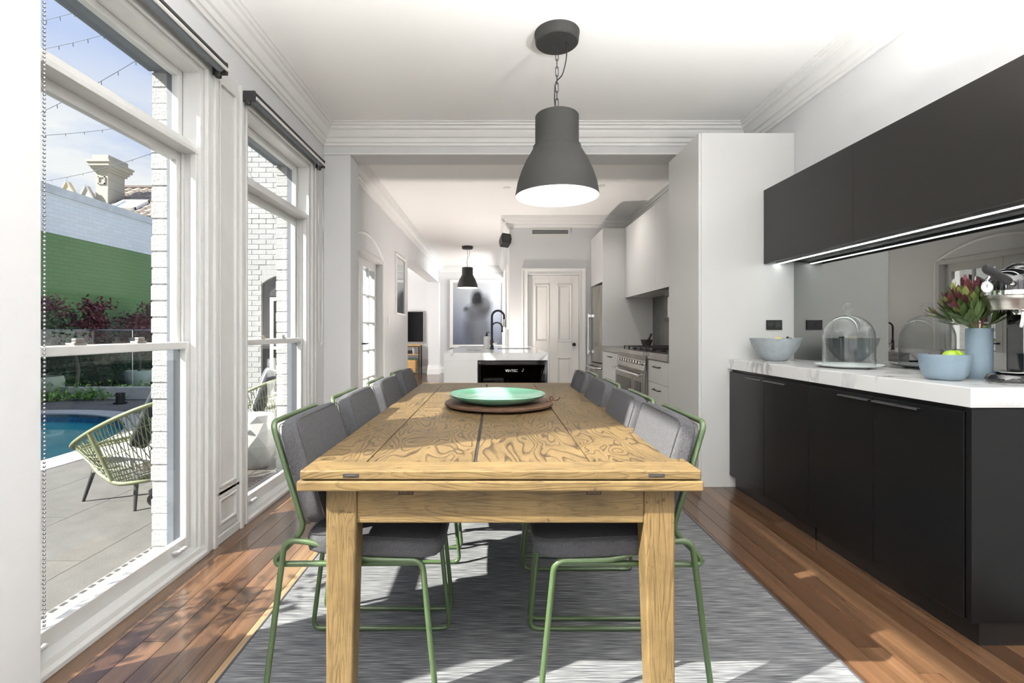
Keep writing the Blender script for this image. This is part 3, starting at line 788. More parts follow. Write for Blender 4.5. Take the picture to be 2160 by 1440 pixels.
add('pane', G().box(wx0 + .19, wx1 - .16, .064, .068, .18, 1.72), 'oven_glass', aw)
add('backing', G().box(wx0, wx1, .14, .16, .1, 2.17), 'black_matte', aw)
# ---- outside ground, pool, boundary wall
EX, EY, ERX, ERY = -6.4, 4.6, 2.22, 2.5
def ell(sc, n=72): return [(EX + (ERX + sc) * math.cos(2 * PI * k / n), EY + (ERY + sc) * math.sin(2 * PI * k / n)) for k in range(n)]
bm = bmesh.new()
def loop(pts, z):
    vs = [bm.verts.new((p[0], p[1], z)) for p in pts]
    return [bm.edges.new((vs[k], vs[(k + 1) % len(vs)])) for k in range(len(vs))]
es = loop([(-30, -14), (-1.66, -14), (-1.66, 8.2), (-5.1, 8.2), (-5.1, 30), (-30, 30)], -.062) + loop(ell(.0), -.062)
bmesh.ops.triangle_fill(bm, edges=es, use_beauty=True)
me = bpy.data.meshes.new('ground'); bm.to_mesh(me); bm.free()
add('ground', me, 'patio', label='grey stone paved patio ground outside', cat='patio', kind='structure')
gp = bpy.data.objects['ground']
rng = random.Random(5)
pm = {}
cols = [(-2.15, -1.885), (-2.75, -2.15), (-3.35, -2.75), (-3.88, -3.35)]
for ci, (xa, xb) in enumerate(cols):
    y = .3 + [0, .45, .15, .6][ci]
    while y < 8.1:
        y1 = min(y + .9, 8.15)
        inside = any(((px - EX) / (ERX + .33)) ** 2 + ((py - EY) / (ERY + .33)) ** 2 < 1 for px in (xa, xb) for py in (y, y1))
        key = (round(xb - xa, 3), round(y1 - y, 3))
        if key not in pm: pm[key] = mesh_of(G().box(.002, key[0] - .002, .002, key[1] - .002, 0, .012), 'paving_slab')
        if y1 - y > .1: add('paving_slab', pm[key], 'patio', gp, loc=(xa, y, -.062))
        y = y1
g = G()
for k in range(72):
    A = ell(.0); B = ell(.32)
    k2 = (k + 1) % 72
    g.hexa([(*A[k], -.10), (*A[k2], -.10), (*B[k2], -.10), (*B[k], -.10)], [(*A[k], -.044), (*A[k2], -.044), (*B[k2], -.044), (*B[k], -.044)])
pool = thing('swimming_pool', 'curved swimming pool with teal water and pale coping', 'pool', (0, 0, 0))
add('coping', g, 'coping', pool)
g = G(); A = ell(0)
for k in range(72):
    k2 = (k + 1) % 72; g.quad((*A[k], -.06), (*A[k2], -.06), (*A[k2], -1.5), (*A[k], -1.5))
add('tile_band', g, 'pool_tile', pool)
g = G(); g.v = [(*p, -.17) for p in ell(-.002)]; g.f = [tuple(range(72))]
add('water', g, 'water', pool)
dr = thing('threshold_drain', 'pale granite threshold strip with slotted drain under the windows', 'drain', (0, 0, -.062))
for (ya_, yb_) in W1: add('granite_strip', G().box(-1.885, -1.69, ya_ - .02, yb_ + .02, 0, .03), 'granite', dr)
add('granite_strip', G().box(-1.885, -1.80, 1.092, 1.448, 0, .03), 'granite', dr)
add('granite_strip', G().box(-1.885, -1.80, 2.542, 2.898, 0, .03), 'granite', dr)
add('granite_strip', G().box(-1.885, -1.80, 3.992, 4.5, 0, .03), 'granite', dr)
g = G(); y = .5
while y < 4.4: g.box(-1.876, -1.860, y, y + .028, .0295, .0315); y += .05
add('slots', g, 'drain_dark', dr, kind='stuff')
bw_ = thing('wall_boundary', 'tall boundary wall painted green below and pale blue above', 'boundary wall', (-9.0, 0, -.06), kind='structure')
add('green_brickwork', G().box(-.25, 0, -6, 24, 0, 3.20), 'brick_green_far', bw_)
add('pale_brickwork', G().box(-.25, -.002, -6, 24, 3.20, 4.0), 'brick_pale_far', bw_)
add('coping', G().box(-.29, .03, -6, 24, 4.0, 4.17), 'coping_metal', bw_)
# ================================================================== DINING TABLE, RUG, CHAIRS
RZ = .012
add('woven_rug', G().box(-.90, 1.19, .35, 4.0, .0005, RZ), 'rug', label='grey woven rug with fine dark streaks under the dining table', cat='rug', bevel=.003)
rg = bpy.data.objects['woven_rug']
for xx in (-.905, 1.195):
    add('bound_edge', G().tube([(xx, .35 + k * .05, .006 + .001 * (k % 2)) for k in range(74)], .007, 6), 'fabric_seam', rg, smooth=60)
tb = thing('dining_table', 'rustic golden oak extending dining table with tapered legs', 'table', (.0155, 2.46, RZ))
hx, hy = .5475, 1.13
zt = .77 - RZ
def oakp(name, g, mat, par=tb, bev=.004): return add(name, g, mat, par, bevel=bev, seg=2)
oakp('end_board', G().box(-hx, hx, -hy, -hy + .092, zt - .0255, zt), 'oak_x')
oakp('end_board', G().box(-hx, hx, hy - .092, hy, zt - .0255, zt), 'oak_x')
cuts = [-hx, -.388, -.0735, .262, hx]
for k in range(4):
    ga = .0015 if k != 2 else .006
    gb = .0015 if k != 1 else .004
    oakp('plank', G().box(cuts[k] + (ga if k else 0), cuts[k + 1] - (gb if k < 3 else 0), -hy + .0925, hy - .0925, zt - .0255, zt), 'oak_y', bev=.0025)
add('joint_filler', G().box(-.09, -.06, -hy + .05, hy - .05, zt - .024, zt - .004).box(-.395, -.382, -hy + .05, hy - .05, zt - .024, zt - .004).box(.255, .27, -hy + .05, hy - .05, zt - .024, zt - .004), 'dark_gap', tb)
for s in (-1, 1):
    y0, y1 = sorted((s * (hy + .004), s * (hy - .42)))
    oakp('draw_leaf', G().box(-hx - .008, hx + .005, y0, y1, zt - .056, zt - .0285), 'oak_x')
add('leaf_gap', G().box(-hx + .02, hx - .02, -hy + .02, hy - .02, zt - .029, zt - .025), 'dark_gap', tb)
ap0, ap1 = zt - .16, zt - .056
lx0, lx1, ly = -.489, .489, hy - .036
oakp('apron', G().box(lx0 + .085, lx1 - .085, -ly + .006, -ly + .03, ap0, ap1), 'oak_x')
oakp('apron', G().box(lx0 + .085, lx1 - .085, ly - .03, ly - .006, ap0, ap1), 'oak_x')
oakp('apron', G().box(lx0 + .006, lx0 + .03, -ly + .075, ly - .075, ap0, zt - .03), 'oak_y')
oakp('apron', G().box(lx1 - .03, lx1 - .006, -ly + .075, ly - .075, ap0, zt - .03), 'oak_y')
for sx_ in (-1, 1):
    for sy_ in (-1, 1):
        xo = lx0 if sx_ < 0 else lx1
        yo = sy_ * ly
        w0, w1, dpt = .086, .070, .075
        xi0, xi1 = xo - sx_ * w0, xo - sx_ * w1
        yi0, yi1 = yo - sy_ * dpt, yo - sy_ * (dpt - .012)
        def R(xa, xb, ya, yb, z):
            xa, xb = sorted((xa, xb)); ya, yb = sorted((ya, yb)); return [(xa, ya, z), (xb, ya, z), (xb, yb, z), (xa, yb, z)]
        lg = G(); A = R(xo, xi1, yo, yi1, 0); B = R(xo, xi0, yo, yi0, ap0); C = R(xo, xi0, yo, yi0, ap1)
        lg.v = A + B + C
        lg.f = [(3, 2, 1, 0), (8, 9, 10, 11)] + [(k, (k + 1) % 4, 4 + (k + 1) % 4, 4 + k) for k in range(4)] + [(4 + k, 4 + (k + 1) % 4, 8 + (k + 1) % 4, 8 + k) for k in range(4)]
        oakp('leg', lg, 'oak_z', bev=.005)
for xx in (-.408, .425):
    add('leaf_catch', G().box(xx - .022, xx + .022, -hy - .001, -hy + .003, zt - .019, zt - .008).box(xx - .015, xx + .015, -hy - .0025, -hy, zt - .0165, zt - .0125), 'slot_metal', tb, bevel=.001)
for xx in (-.265, .262):
    q = add('leaf_bearer', G().box(xx - .018, xx + .018, -ly + .0035, -ly + .05, ap1 - .021, ap1), 'wood_block', tb)
    add('bearer_slot', G().box(xx - .021, xx + .021, -ly + .0048, -ly + .03, ap1 - .0235, ap1 - .0005), 'dark_gap', q)

def cushion(sx_, sy_, sz, puff=.012, n=8):
    # rounded upholstered block centred at the origin
    bm = bmesh.new()
    bmesh.ops.create_cube(bm, size=1)
    bmesh.ops.subdivide_edges(bm, edges=bm.edges[:], cuts=n, use_grid_fill=True)
    for v in bm.verts:
        p = v.co * 2
        for q in range(3): p[q] = math.copysign(abs(p[q]), p[q])
        e = 7.0
        m_ = (abs(p.x) ** e + abs(p.y) ** e + abs(p.z) ** e) ** (1 / e)
        p = p / m_ if m_ > 0 else p
        v.co = Vector((p.x * sx_ / 2, p.y * sy_ / 2, p.z * sz / 2))
    return bm
def bm_mesh(bm, name, M_=None):
    me = bpy.data.meshes.new(name)
    if M_ is not None: bm.transform(M_)
    bm.to_mesh(me); bm.free(); me.shade_smooth(); return me
HW = .20
def make_chair():
    c = thing('dining_chair', 'x', 'chair')
    r = .0088
    for s in (-1, 1):
        y = s * HW
        pts = [(0, y, .009), (.065, y, .515), (.14, y, .510), (.30, y, .458), (.475, y, .455), (.52, y, .009)]
        add('leg_frame', G().tube(rpath(pts, .035, 6, True), r, 10, True), 'green_metal', c, smooth=60)
    yb = HW - .016
    pts = [(.47, -yb, .440), (.035, -yb, .436), (.030, -yb, .452), (.118, -yb, .540), (.020, -yb, .862), (.020, yb, .862), (.118, yb, .540), (.030, yb, .452), (.035, yb, .436), (.47, yb, .440)]
    add('back_frame', G().tube(rpath(pts, .032, 6), r, 10), 'green_metal', c, smooth=60)
    add('cross_rail', G().cyl((.455, -HW, .452), (.455, HW, .452), r), 'green_metal', c, smooth=60)
    add('cross_rail', G().cyl((.20, -HW, .470), (.20, HW, .470), r), 'green_metal', c, smooth=60)
    sc = add('seat', bm_mesh(cushion(.42, .425, .062), 'seat', Matrix.Translation((.325, 0, .494)) @ Matrix.Rotation(math.radians(2.5), 4, 'Y')), 'fabric', c)
    M_ = Matrix.Translation((.112, 0, .712)) @ Matrix.Rotation(math.radians(-16.5), 4, 'Y')
    bk = add('backrest', bm_mesh(cushion(.066, .405, .335), 'backrest', M_), 'fabric', c)
    # stitched seam lines around the faces
    def ring(M2, hx_, hy_, zoff, ax):
        P = []
        for (u, w) in [(-hx_, -hy_), (hx_, -hy_), (hx_, hy_), (-hx_, hy_)]:
            P.append(M2 @ (Vector((zoff, u, w)) if ax == 'x' else Vector((u, w, zoff))))
        return G().tube(rpath(P, .03, 5, True), .0014, 5, True)
    add('seam', ring(M_, .192, .157, .0298, 'x'), 'fabric_seam', bk, smooth=60)
    add('seam', ring(M_, .192, .157, -.0298, 'x'), 'fabric_seam', bk, smooth=60)
    add('seam', ring(Matrix.Translation((.325, 0, .494)) @ Matrix.Rotation(math.radians(2.5), 4, 'Y'), .193, .196, .0288, 'z'), 'fabric_seam', sc, smooth=60)
    return c
ch0 = make_chair()
LX, RX = -.692, .652
spots = [(LX, 1.657, 0, 'first dining chair from the camera on the window side, grey cushions on green tube frame'),
         (LX, 2.19, 0, 'second dining chair from the camera on the window side, grey cushions on green tube frame'),
         (LX, 2.75, 0, 'third dining chair from the camera on the window side, grey cushions on green tube frame'),
         (LX, 3.33, 0, 'fourth dining chair on the window side, at the kitchen end of the table'),
         (RX, 1.655, PI, 'first dining chair from the camera on the black cabinet side, grey cushions'),
         (RX, 2.12, PI, 'second dining chair from the camera on the black cabinet side, grey cushions'),
         (RX, 2.65, PI, 'third dining chair from the camera on the black cabinet side, grey cushions'),
         (RX, 3.19, PI, 'fourth dining chair on the black cabinet side, at the kitchen end of the table')]
for i, (x, y, rz, lb) in enumerate(spots):
    o = ch0 if i == 0 else copy_tree(ch0)
    o.location = (x, y, RZ); o.rotation_euler = (0, 0, rz)
    o['label'] = lb; o['group'] = 'green framed chairs around the dining table'
# round board and platter on the table
TZ = .77
sb = thing('serving_board', 'round dark wooden serving board under the green platter', 'board', (.02, 2.475, TZ))
add('board', G().lathe([(0, .008), (.262, .008), (.272, .014), (.272, .022), (.266, .026), (0, .026)], 64, cap=False), 'walnut_board', sb, smooth=40)
for a in (.6, 2.6, 4.7): add('foot', G().lathe([(.016, 0), (.016, .009)], 14, (.17 * math.cos(a), .17 * math.sin(a), 0)), 'walnut_board', sb)
tie = [(.235, -.03, .028), (.262, -.035, .032), (.275, -.02, .046), (.262, -.005, .050), (.252, -.02, .040), (.268, -.03, .035), (.292, -.045, .036), (.305, -.03, .048)]
add('leather_tie', G().tube(rpath(tie, .01, 4), .0035, 6), 'leather', sb, smooth=60)
pp = [(0, .003), (.13, .003), (.15, 0), (.162, .003), (.20, .014), (.232, .030), (.2415, .041), (.240, .043), (.230, .035), (.198, .020), (.155, .0105), (0, .0095)]
add('round_platter', G().lathe(pp, 72, cap=False), 'plate_green', smooth=50, loc=(.012, 2.46, TZ + .0262), label='large round mint green ceramic platter on the wooden board', cat='platter')
# ================================================================== PENDANTS AND DOWNLIGHTS
def pendant(loc, rim_z, s, label, power, link_n):
    X, Y = loc
    p = thing('pendant_lamp', label, 'lamp', (X, Y, rim_z), group='black metal pendant lamps')
    H = CZ - rim_z
    prof = [(.250, 0), (.250, .006), (.246, .03), (.236, .085), (.214, .150), (.185, .215), (.155, .265), (.144, .285), (.143, .300), (.134, .304), (.131, .312), (.130, .330), (.130, .480), (.124, .487), (.0, .488)]
    prof = [(r * s, z * s) for r, z in prof]
    sh = add('shade', G().lathe(prof, 64, cap=False), 'lamp_black', p, smooth=40)
    inn = [(.249, .0005), (.242, .03), (.232, .084), (.210, .148), (.181, .212), (.150, .262), (.126, .30), (.126, .47), (0, .475)]
    add('shade_lining', G().lathe([(r * s, z * s) for r, z in inn], 64, cap=False), 'lamp_white', sh, smooth=40)
    add('bulb', G().ball((0, 0, .22 * s), .045 * s, 20, 12), 'bulb', p, smooth=80)
    add('bulb_holder', G().lathe([(.025 * s, .26 * s), (.025 * s, .47 * s)], 16), 'lamp_black', p, smooth=40)
    cr = .135 * s
    add('canopy', G().lathe([(0, H - .062 * s), (cr * .90, H - .062 * s), (cr * .95, H - .056 * s), (cr * .97, H - .03 * s), (cr, H - .006), (cr, H - .0005)], 48, cap=False), 'lamp_black', p, smooth=40)
    z1, z0 = H - .062 * s, .488 * s
    n = link_n; L = (z1 - z0) / n
    g = G()
    for k in range(n):
        zc = z0 + L * (k + .5); h = L * .62; w = .009 * s
        P = []
        for a in range(12):
            th = 2 * PI * a / 12
            u = w * math.cos(th); v = (h - w) * (1 if math.sin(th) > 0 else -1) + w * math.sin(th)
            P.append((u, 0, zc + v) if k % 2 else (0, u, zc + v))
        link = add('chain_link', G().tube(P, .0022 * s, 6, True), 'black_matte', p, smooth=60)
    cp = [(.055 * s, -.02, z1), (.056 * s, -.02, z1 - .10 * s), (.03 * s, -.015, z1 - .20 * s), (-.012 * s, -.01, (z0 + z1) / 2 - .02), (-.016 * s, -.005, z0 + .08 * s), (0, 0, z0)]
    add('flex', G().tube(rpath(cp, .05, 5), .0036 * s, 6), 'black_matte', p, smooth=60)
    ld = bpy.data.lights.new('pendant_light', 'POINT'); ld.energy = power; ld.shadow_soft_size = .06; ld.color = (1, .93, .82)
    lo = bpy.data.objects.new('pendant_light', ld); COL.objects.link(lo); lo.parent = p; lo.location = (0, 0, .14 * s)
pendant((.372, 2.93), 1.955, 1.0, 'large black metal pendant lamp hanging over the dining table', 2.5, 9)
pendant((-.58, 10.3), 2.06, .88, 'smaller looking black pendant lamp hanging far back beyond the island', 6, 7)
def downlight(x, y, label, power=60):
    d = thing('downlight', label, 'downlight', (x, y, CZ), group='recessed ceiling downlights')
    add('trim_ring', G().lathe([(.030, -.002), (.044, -.006), (.046, -.003), (.046, 0)], 28, cap=False), 'white_gloss', d, smooth=50)
    add('lens', G().lathe([(0, -.002), (.031, -.003)], 28, cap=False), 'lamp_white', d)
    ld = bpy.data.lights.new('downlight_beam', 'SPOT'); ld.energy = power; ld.spot_size = math.radians(130); ld.spot_blend = .8; ld.shadow_soft_size = .03; ld.color = (1, .95, .88)
    lo = bpy.data.objects.new('downlight_beam', ld); COL.objects.link(lo); lo.parent = d; lo.location = (0, 0, -.012)
downlight(.142, 6.08, 'round recessed downlight above the island', 26)
downlight(1.31, 6.0, 'round recessed downlight above the range cooker', 34)
# unseen floor uplighters added to brighten the dining room ceiling
def uplighter(x, y, label, power):
    u = thing('added_uplighter', label, 'lamp', (x, y, 0), group='added uplighters out of view')
    add('base', G().lathe([(0, 0), (.14, 0), (.14, .015), (.02, .03), (0, .03)], 32, cap=False), 'black_matte', u, smooth=40)
    add('pole', G().cyl((0, 0, .02), (0, 0, 1.45), .011), 'black_matte', u, smooth=40)
    add('bowl_shade', G().lathe([(.0, 1.44), (.05, 1.45), (.13, 1.50), (.17, 1.56), (.166, 1.56), (.127, 1.505), (.05, 1.457), (0, 1.45)], 40, cap=False), 'lamp_white', u, smooth=40)
    add('bulb', G().ball((0, 0, 1.50), .03, 14, 8), 'bulb', u, smooth=80)
    ld = bpy.data.lights.new('uplight', 'SPOT'); ld.energy = power; ld.spot_size = math.radians(150); ld.spot_blend = .5; ld.shadow_soft_size = .12; ld.color = (1, .985, .965)
    lo = bpy.data.objects.new('uplight', ld); COL.objects.link(lo); lo.parent = u; lo.location = (0, 0, 1.57); lo.rotation_euler = (PI, 0, 0)
uplighter(1.5, 1.0, 'added unseen black floor uplighter at the garden end, cabinet side', 200)
uplighter(-1.15, -.35, 'added unseen black floor uplighter at the garden end, window side', 540)
uplighter(.66, .15, 'added unseen black floor uplighter close beside the viewer', 350)
fc = thing('added_can_uplight', 'added small black can uplight hidden on the floor behind the island', 'lamp', (-.15, 7.2, 0))  # hidden uplight added to brighten the kitchen ceiling
add('can', G().lathe([(0, 0), (.06, 0), (.062, .01), (.062, .15), (.055, .15), (.055, .11), (0, .11)], 24, cap=False), 'black_matte', fc, smooth=40)
add('lens', G().lathe([(0, .115), (.054, .115)], 20, cap=False), 'lamp_white', fc)
ld = bpy.data.lights.new('added_can_uplight_beam', 'SPOT'); ld.energy = 150; ld.spot_size = math.radians(120); ld.spot_blend = .8; ld.shadow_soft_size = .04; ld.color = (1, .90, .82)
lo = bpy.data.objects.new('added_can_uplight_beam', ld); COL.objects.link(lo); lo.parent = fc; lo.location = (0, 0, .155); lo.rotation_euler = (PI, 0, 0)
# ================================================================== BLACK SIDEBOARD
FX = 1.727
yc = [3.597, 3.135, 2.69, 2.23, 1.775]
CT = .945
def handle_edge(par, y0, y1, x, z):
    add('handle', G().prism([(x + .002, z), (x - .016, z - .001), (x - .018, z - .007), (x - .015, z - .007), (x - .013, z - .004), (x + .002, z - .004)], 'y', y0, y1), 'black_matte', par)
for u in range(2):
    ya, yb = yc[u * 2 + 2], yc[u * 2]
    c = thing('base_cabinet', ['black base cabinet with two doors beside the white tall unit', 'black base cabinet with two doors at the near end of the sideboard'][u], 'cabinet', ((FX + XR) / 2, (ya + yb) / 2, 0), group='black base cabinets')
    ox, oy = -(FX + XR) / 2, -(ya + yb) / 2
    def W_(g): g.v = [(v[0] + ox, v[1] + oy, v[2]) for v in g.v]; return g
    add('carcass', W_(G().box(FX + .022, XR - .002, ya + .001, yb - .001, .09, .868)), 'black_cab', c)
    add('kickboard', W_(G().box(FX + .045, XR - .002, ya + .012, yb - .001, 0, .09)), 'black_kick', c)
    for q in range(2):
        y1, y0 = yc[u * 2 + q], yc[u * 2 + q + 1]
        d = add('door', W_(G().box(FX, FX + .020, y0 + .002 + (.022 if u == 1 and q == 1 else 0), y1 - .002, .092, .852)), 'black_cab', c, bevel=.002)
        hl = .20 if q == 0 else .24
        ya_, yb_ = (y0 + .01, y0 + .01 + hl) if q == 0 else (y1 - .01 - hl, y1 - .01)
        g = G().prism([(FX + .002, .838), (FX - .016, .837), (FX - .020, .829), (FX - .016, .828), (FX - .014, .833), (FX + .002, .834)], 'y', ya_, yb_)
        add('handle', W_(g), 'handle_dark', d)
    if u == 1: add('end_panel', W_(G().box(FX + .002, XR - .002, ya - .004, ya + .018, .09, .868)), 'black_cab', c, bevel=.001)
add('marble_worktop', G().box(FX - .006, XR - .001, 1.765, 3.598, .872, CT), 'marble', bevel=.0025, label='white veined marble worktop on the black sideboard', cat='worktop')
UX, UZ0, UZ1 = 1.979, 1.645, 2.185
for u, (ya, yb) in enumerate([(2.70, 3.597), (1.78, 2.70)]):
    c = thing('wall_cabinet', ['black wall cabinet next to the white tall unit', 'black wall cabinet above the coffee machine'][u], 'cabinet', ((UX + XR) / 2, (ya + yb) / 2, UZ0), group='black wall cabinets')
    ox, oy, oz = -(UX + XR) / 2, -(ya + yb) / 2, -UZ0
    def W_(g): g.v = [(v[0] + ox, v[1] + oy, v[2] + oz) for v in g.v]; return g
    add('carcass', W_(G().box(UX + .021, XR - .001, ya + .0005, yb - .0005, UZ0 + .012, UZ1)), 'black_upper', c)
    add('door', W_(G().box(UX, UX + .020, ya + .0015, yb - .0015, UZ0, UZ1), ), 'black_upper', c, bevel=.001)
ls = thing('led_strip', 'slim glowing strip light under the black wall cabinets', 'strip light', (2.085, 2.69, UZ0))
add('channel', G().box(-.013, .013, -.905, .90, .0, .0115), 'alu', ls)
add('diffuser', G().box(-.008, .008, -.90, .895, -.003, .0), 'led', ls)
sm = add('mirror_splashback', G().box(2.203, XR - .001, 1.775, 3.597, CT + .0005, UZ0 + .011), 'smoked_mirror', label='smoked mirror splashback behind the marble worktop', cat='mirror')
# tall white unit
tc_ = thing('tall_cabinet', 'tall plain white cabinet standing between sideboard and kitchen', 'cabinet', (1.86, 3.91, 0))
add('carcass', G().box(-.338, .349, -.31, .31, 0, 2.61), 'white_cabinet', tc_, bevel=.002)
add('door', G().box(-.358, -.3385, -.308, .308, .10, 2.608), 'white_cabinet', tc_, bevel=.002)
so_ = thing('wall_socket', 'black double power outlet on the white tall unit', 'socket', (2.055, 3.5995, 1.195))
add('plate', G().box(-.058, .058, -.009, 0, -.036, .036), 'outlet_black', so_, bevel=.002)
for s in (-1, 1):
    add('outlet', G().box(s * .028 - .018, s * .028 + .018, -.0105, -.009, -.022, .018), 'black_gloss', so_)
    add('switch', G().box(s * .028 - .006, s * .028 + .006, -.0125, -.009, .022, .032), 'black_gloss', so_)
# ================================================================== THINGS ON THE MARBLE
def bowl(name, prof, mat, loc, label):
    return add(name, G().lathe(prof, 56, cap=False), mat, smooth=50, loc=loc, label=label, cat='bowl')
bowl('fruit_bowl', [(0.0000, 0), (0.0609, 0), (0.0678, .004), (0.0913, .024), (0.1217, .062), (0.1443, .105), (0.1583, .150), (0.1600, .156), (0.1574, .156), (0.1409, .106), (0.1174, .064), (0.0870, .028), (0.0609, .010), (0.0000, .009)], 'bowl_grey', (1.94, 3.38, CT), 'wide flared grey ceramic bowl next to the black outlet')
def fruit(name, loc, r, mat, label, cat, sc=(1, 1, 1), rot=(0, 0, 0)):
    g = G()
    prof = []
    for k in range(17):
        a = -PI / 2 + PI * k / 16
        rr = math.cos(a) * r; zz = math.sin(a) * r * sc[2]
        if abs(a) > 1.25: zz *= 1.10 if cat in ('lime', 'lemon') else 1
        prof.append((max(rr * sc[0], .0001), zz))
    t_ = thing(name, label, cat, loc)
    t_.rotation_euler = rot
    add('flesh', g.lathe(prof, 22, cap=False), mat, t_, smooth=80)
    add('stem_end', G().lathe([(.004, r * sc[2] * 1.06), (.005, r * sc[2] * 1.12), (.002, r * sc[2] * 1.13)], 8), 'bark', t_)
    return t_
fruit('lemon', (1.95, 3.36, CT + .128), .034, 'lemon', 'yellow lemon showing over the rim of the grey bowl, near its middle', 'lemon', (1, 1, 1.2), (0, PI / 2, .4))
fruit('lemon', (1.885, 3.39, CT + .122), .034, 'lemon', 'yellow lemon lying lower at the tall unit side of the grey bowl', 'lemon', (1, 1, 1.2), (0, PI / 2, 1.2))
fruit('lemon', (1.92, 3.34, CT + .065), .034, 'lemon', 'lemon deep inside the grey bowl under the others', 'lemon', (1, 1, 1.2), (0, PI / 2, 2.2))
gp_ = thing('berry_cluster', 'small cluster of dark berries on the rim side of the grey bowl', 'berries', (2.02, 3.37, CT + .12))
for k in range(9):
    a = k * 2.4; add('berry', G().ball((.018 * math.cos(a) * (k % 3), .016 * math.sin(a) * (k % 3), .012 + .009 * (k % 4)), .010, 10, 6), 'berry', gp_, smooth=80)
cp_ = thing('cake_plate', 'shallow pale grey plate under the glass dome', 'plate', (1.984, 2.74, CT))
add('dish', G().lathe([(0.0000, 0), (0.0943, 0), (0.0984, .003), (0.1352, .008), (0.1582, .017), (0.1615, .021), (0.1582, .021), (0.1352, .0125), (0.0984, .008), (0.0000, .008)], 64, cap=False), 'plate_white', cp_, smooth=50)
cd = thing('glass_cloche', 'clear glass dome with a ball knob on the pale plate', 'glass dome', (1.984, 2.74, CT + .0085))
R0 = .124
outer = [(R0, .0), (R0 + .003, .003), (R0, .008), (R0 - .001, .16)] + [((R0 - .001) * math.cos(a), .16 + .128 * math.sin(a)) for a in [PI / 2 * k / 12 for k in range(1, 12)]] + [(.010, .2885)]
inner = [(.008, .2855)] + [((R0 - .004) * math.cos(a), .16 + .125 * math.sin(a)) for a in [PI / 2 * k / 12 for k in range(11, 0, -1)]] + [(R0 - .004, .16), (R0 - .003, .0)]
add('dome', G().lathe(outer + inner, 64, cap=False), 'cloche_glass', cd, smooth=60)
kg = G().lathe([(.010, .287), (.016, .292), (.010, .300), (.009, .304)], 24, cap=False); kg.ball((0, 0, .328), .0265, 24, 16)
add('knob', kg, 'cloche_glass', cd, smooth=80)
bowl('deep_bowl', [(0.0000, 0), (0.0493, 0), (0.0597, .004), (0.0731, .022), (0.0806, .05), (0.0858, .095), (0.0869, .108), (0.0847, .108), (0.0828, .094), (0.0776, .052), (0.0701, .026), (0.0567, .010), (0.0000, .008)], 'bowl_blue', (1.896, 2.06, CT), 'deep straight-sided blue-grey bowl holding limes')
fruit('lime', (1.886, 2.020, CT + .098), .028, 'lime', 'green lime at the front of the blue-grey bowl', 'lime', (1, 1, 1.15), (0, PI / 2, .2))
fruit('lime', (1.936, 2.050, CT + .098), .027, 'lime', 'yellow-green lime on the vase side of the blue-grey bowl', 'lime', (1, 1, 1.15), (0, PI / 2, 1.1))
fruit('lime', (1.915, 2.07, CT + .042), .026, 'lime', 'lime buried at the bottom of the blue-grey bowl', 'lime', (1, 1, 1.15), (0, PI / 2, 2.1))
fruit('avocado', (1.868, 2.07, CT + .100), .024, 'avocado', 'dark wrinkled avocado leaning in the blue-grey bowl', 'avocado', (1, 1, 1.75), (0, 1.05, .25))
fruit('avocado', (1.865, 2.05, CT + .048), .026, 'avocado', 'dark avocado lying low inside the blue-grey bowl', 'avocado', (1, 1, 1.6), (0, 1.4, 1.25))
VX, VY = 2.087, 2.105
add('ceramic_vase', G().lathe([(0.0000, 0), (0.0400, 0), (0.0429, .004), (0.0439, .03), (0.0439, .212), (0.0429, .217), (0.0407, .217), (0.0404, .20), (0.0404, .012), (0.0000, .010)], 48, cap=False), 'bowl_blue', smooth=50, loc=(VX, VY, CT), label='tall cylindrical blue-grey vase holding the red-green foliage', cat='vase')
def leaf_mesh(L, w, name):
    g = G(); n = 8
    for k in range(n + 1):
        u = k / n; ww = w * (math.sin(PI * min(1, u * .96 + .04)) ** .75) * (1 if u < .96 else .4)
        z = L * u; bend = .10 * L * u * u
        g.v += [(-ww / 2, bend - ww * .16, z), (0, bend, z), (ww / 2, bend - ww * .16, z)]
    for k in range(n):
        a = k * 3
        g.f += [(a, a + 1, a + 4, a + 3), (a + 1, a + 2, a + 5, a + 4)]
    me = mesh_of(g, name, 60); return me
LM = {}
for nm, mt, L, w in [('green', 'leaf_green', .082, .021), ('green_long', 'leaf_green', .105, .020), ('lime', 'leaf_lime', .066, .022), ('red', 'leaf_red', .064, .024)]:
    LM[nm] = leaf_mesh(L, w, 'leaf'); LM[nm].materials.append(MATS[mt])
rng = random.Random(21)
stems = [(-.15, -.02, .12, 0), (-.125, -.05, .145, 1), (-.10, .01, .165, 1), (-.065, -.05, .175, 2), (-.03, .02, .185, 2), (-.17, .02, .065, 0), (-.005, -.05, .165, 2), (.04, .01, .12, 0), (-.12, .03, .10, 1), (-.085, -.06, .115, 1), (.04, -.05, .06, 0), (-.045, -.035, .14, 2), (-.15, -.055, .085, 1), (-.10, -.03, .15, 0), (-.055, .03, .15, 1), (-.08, -.02, .19, 2)]
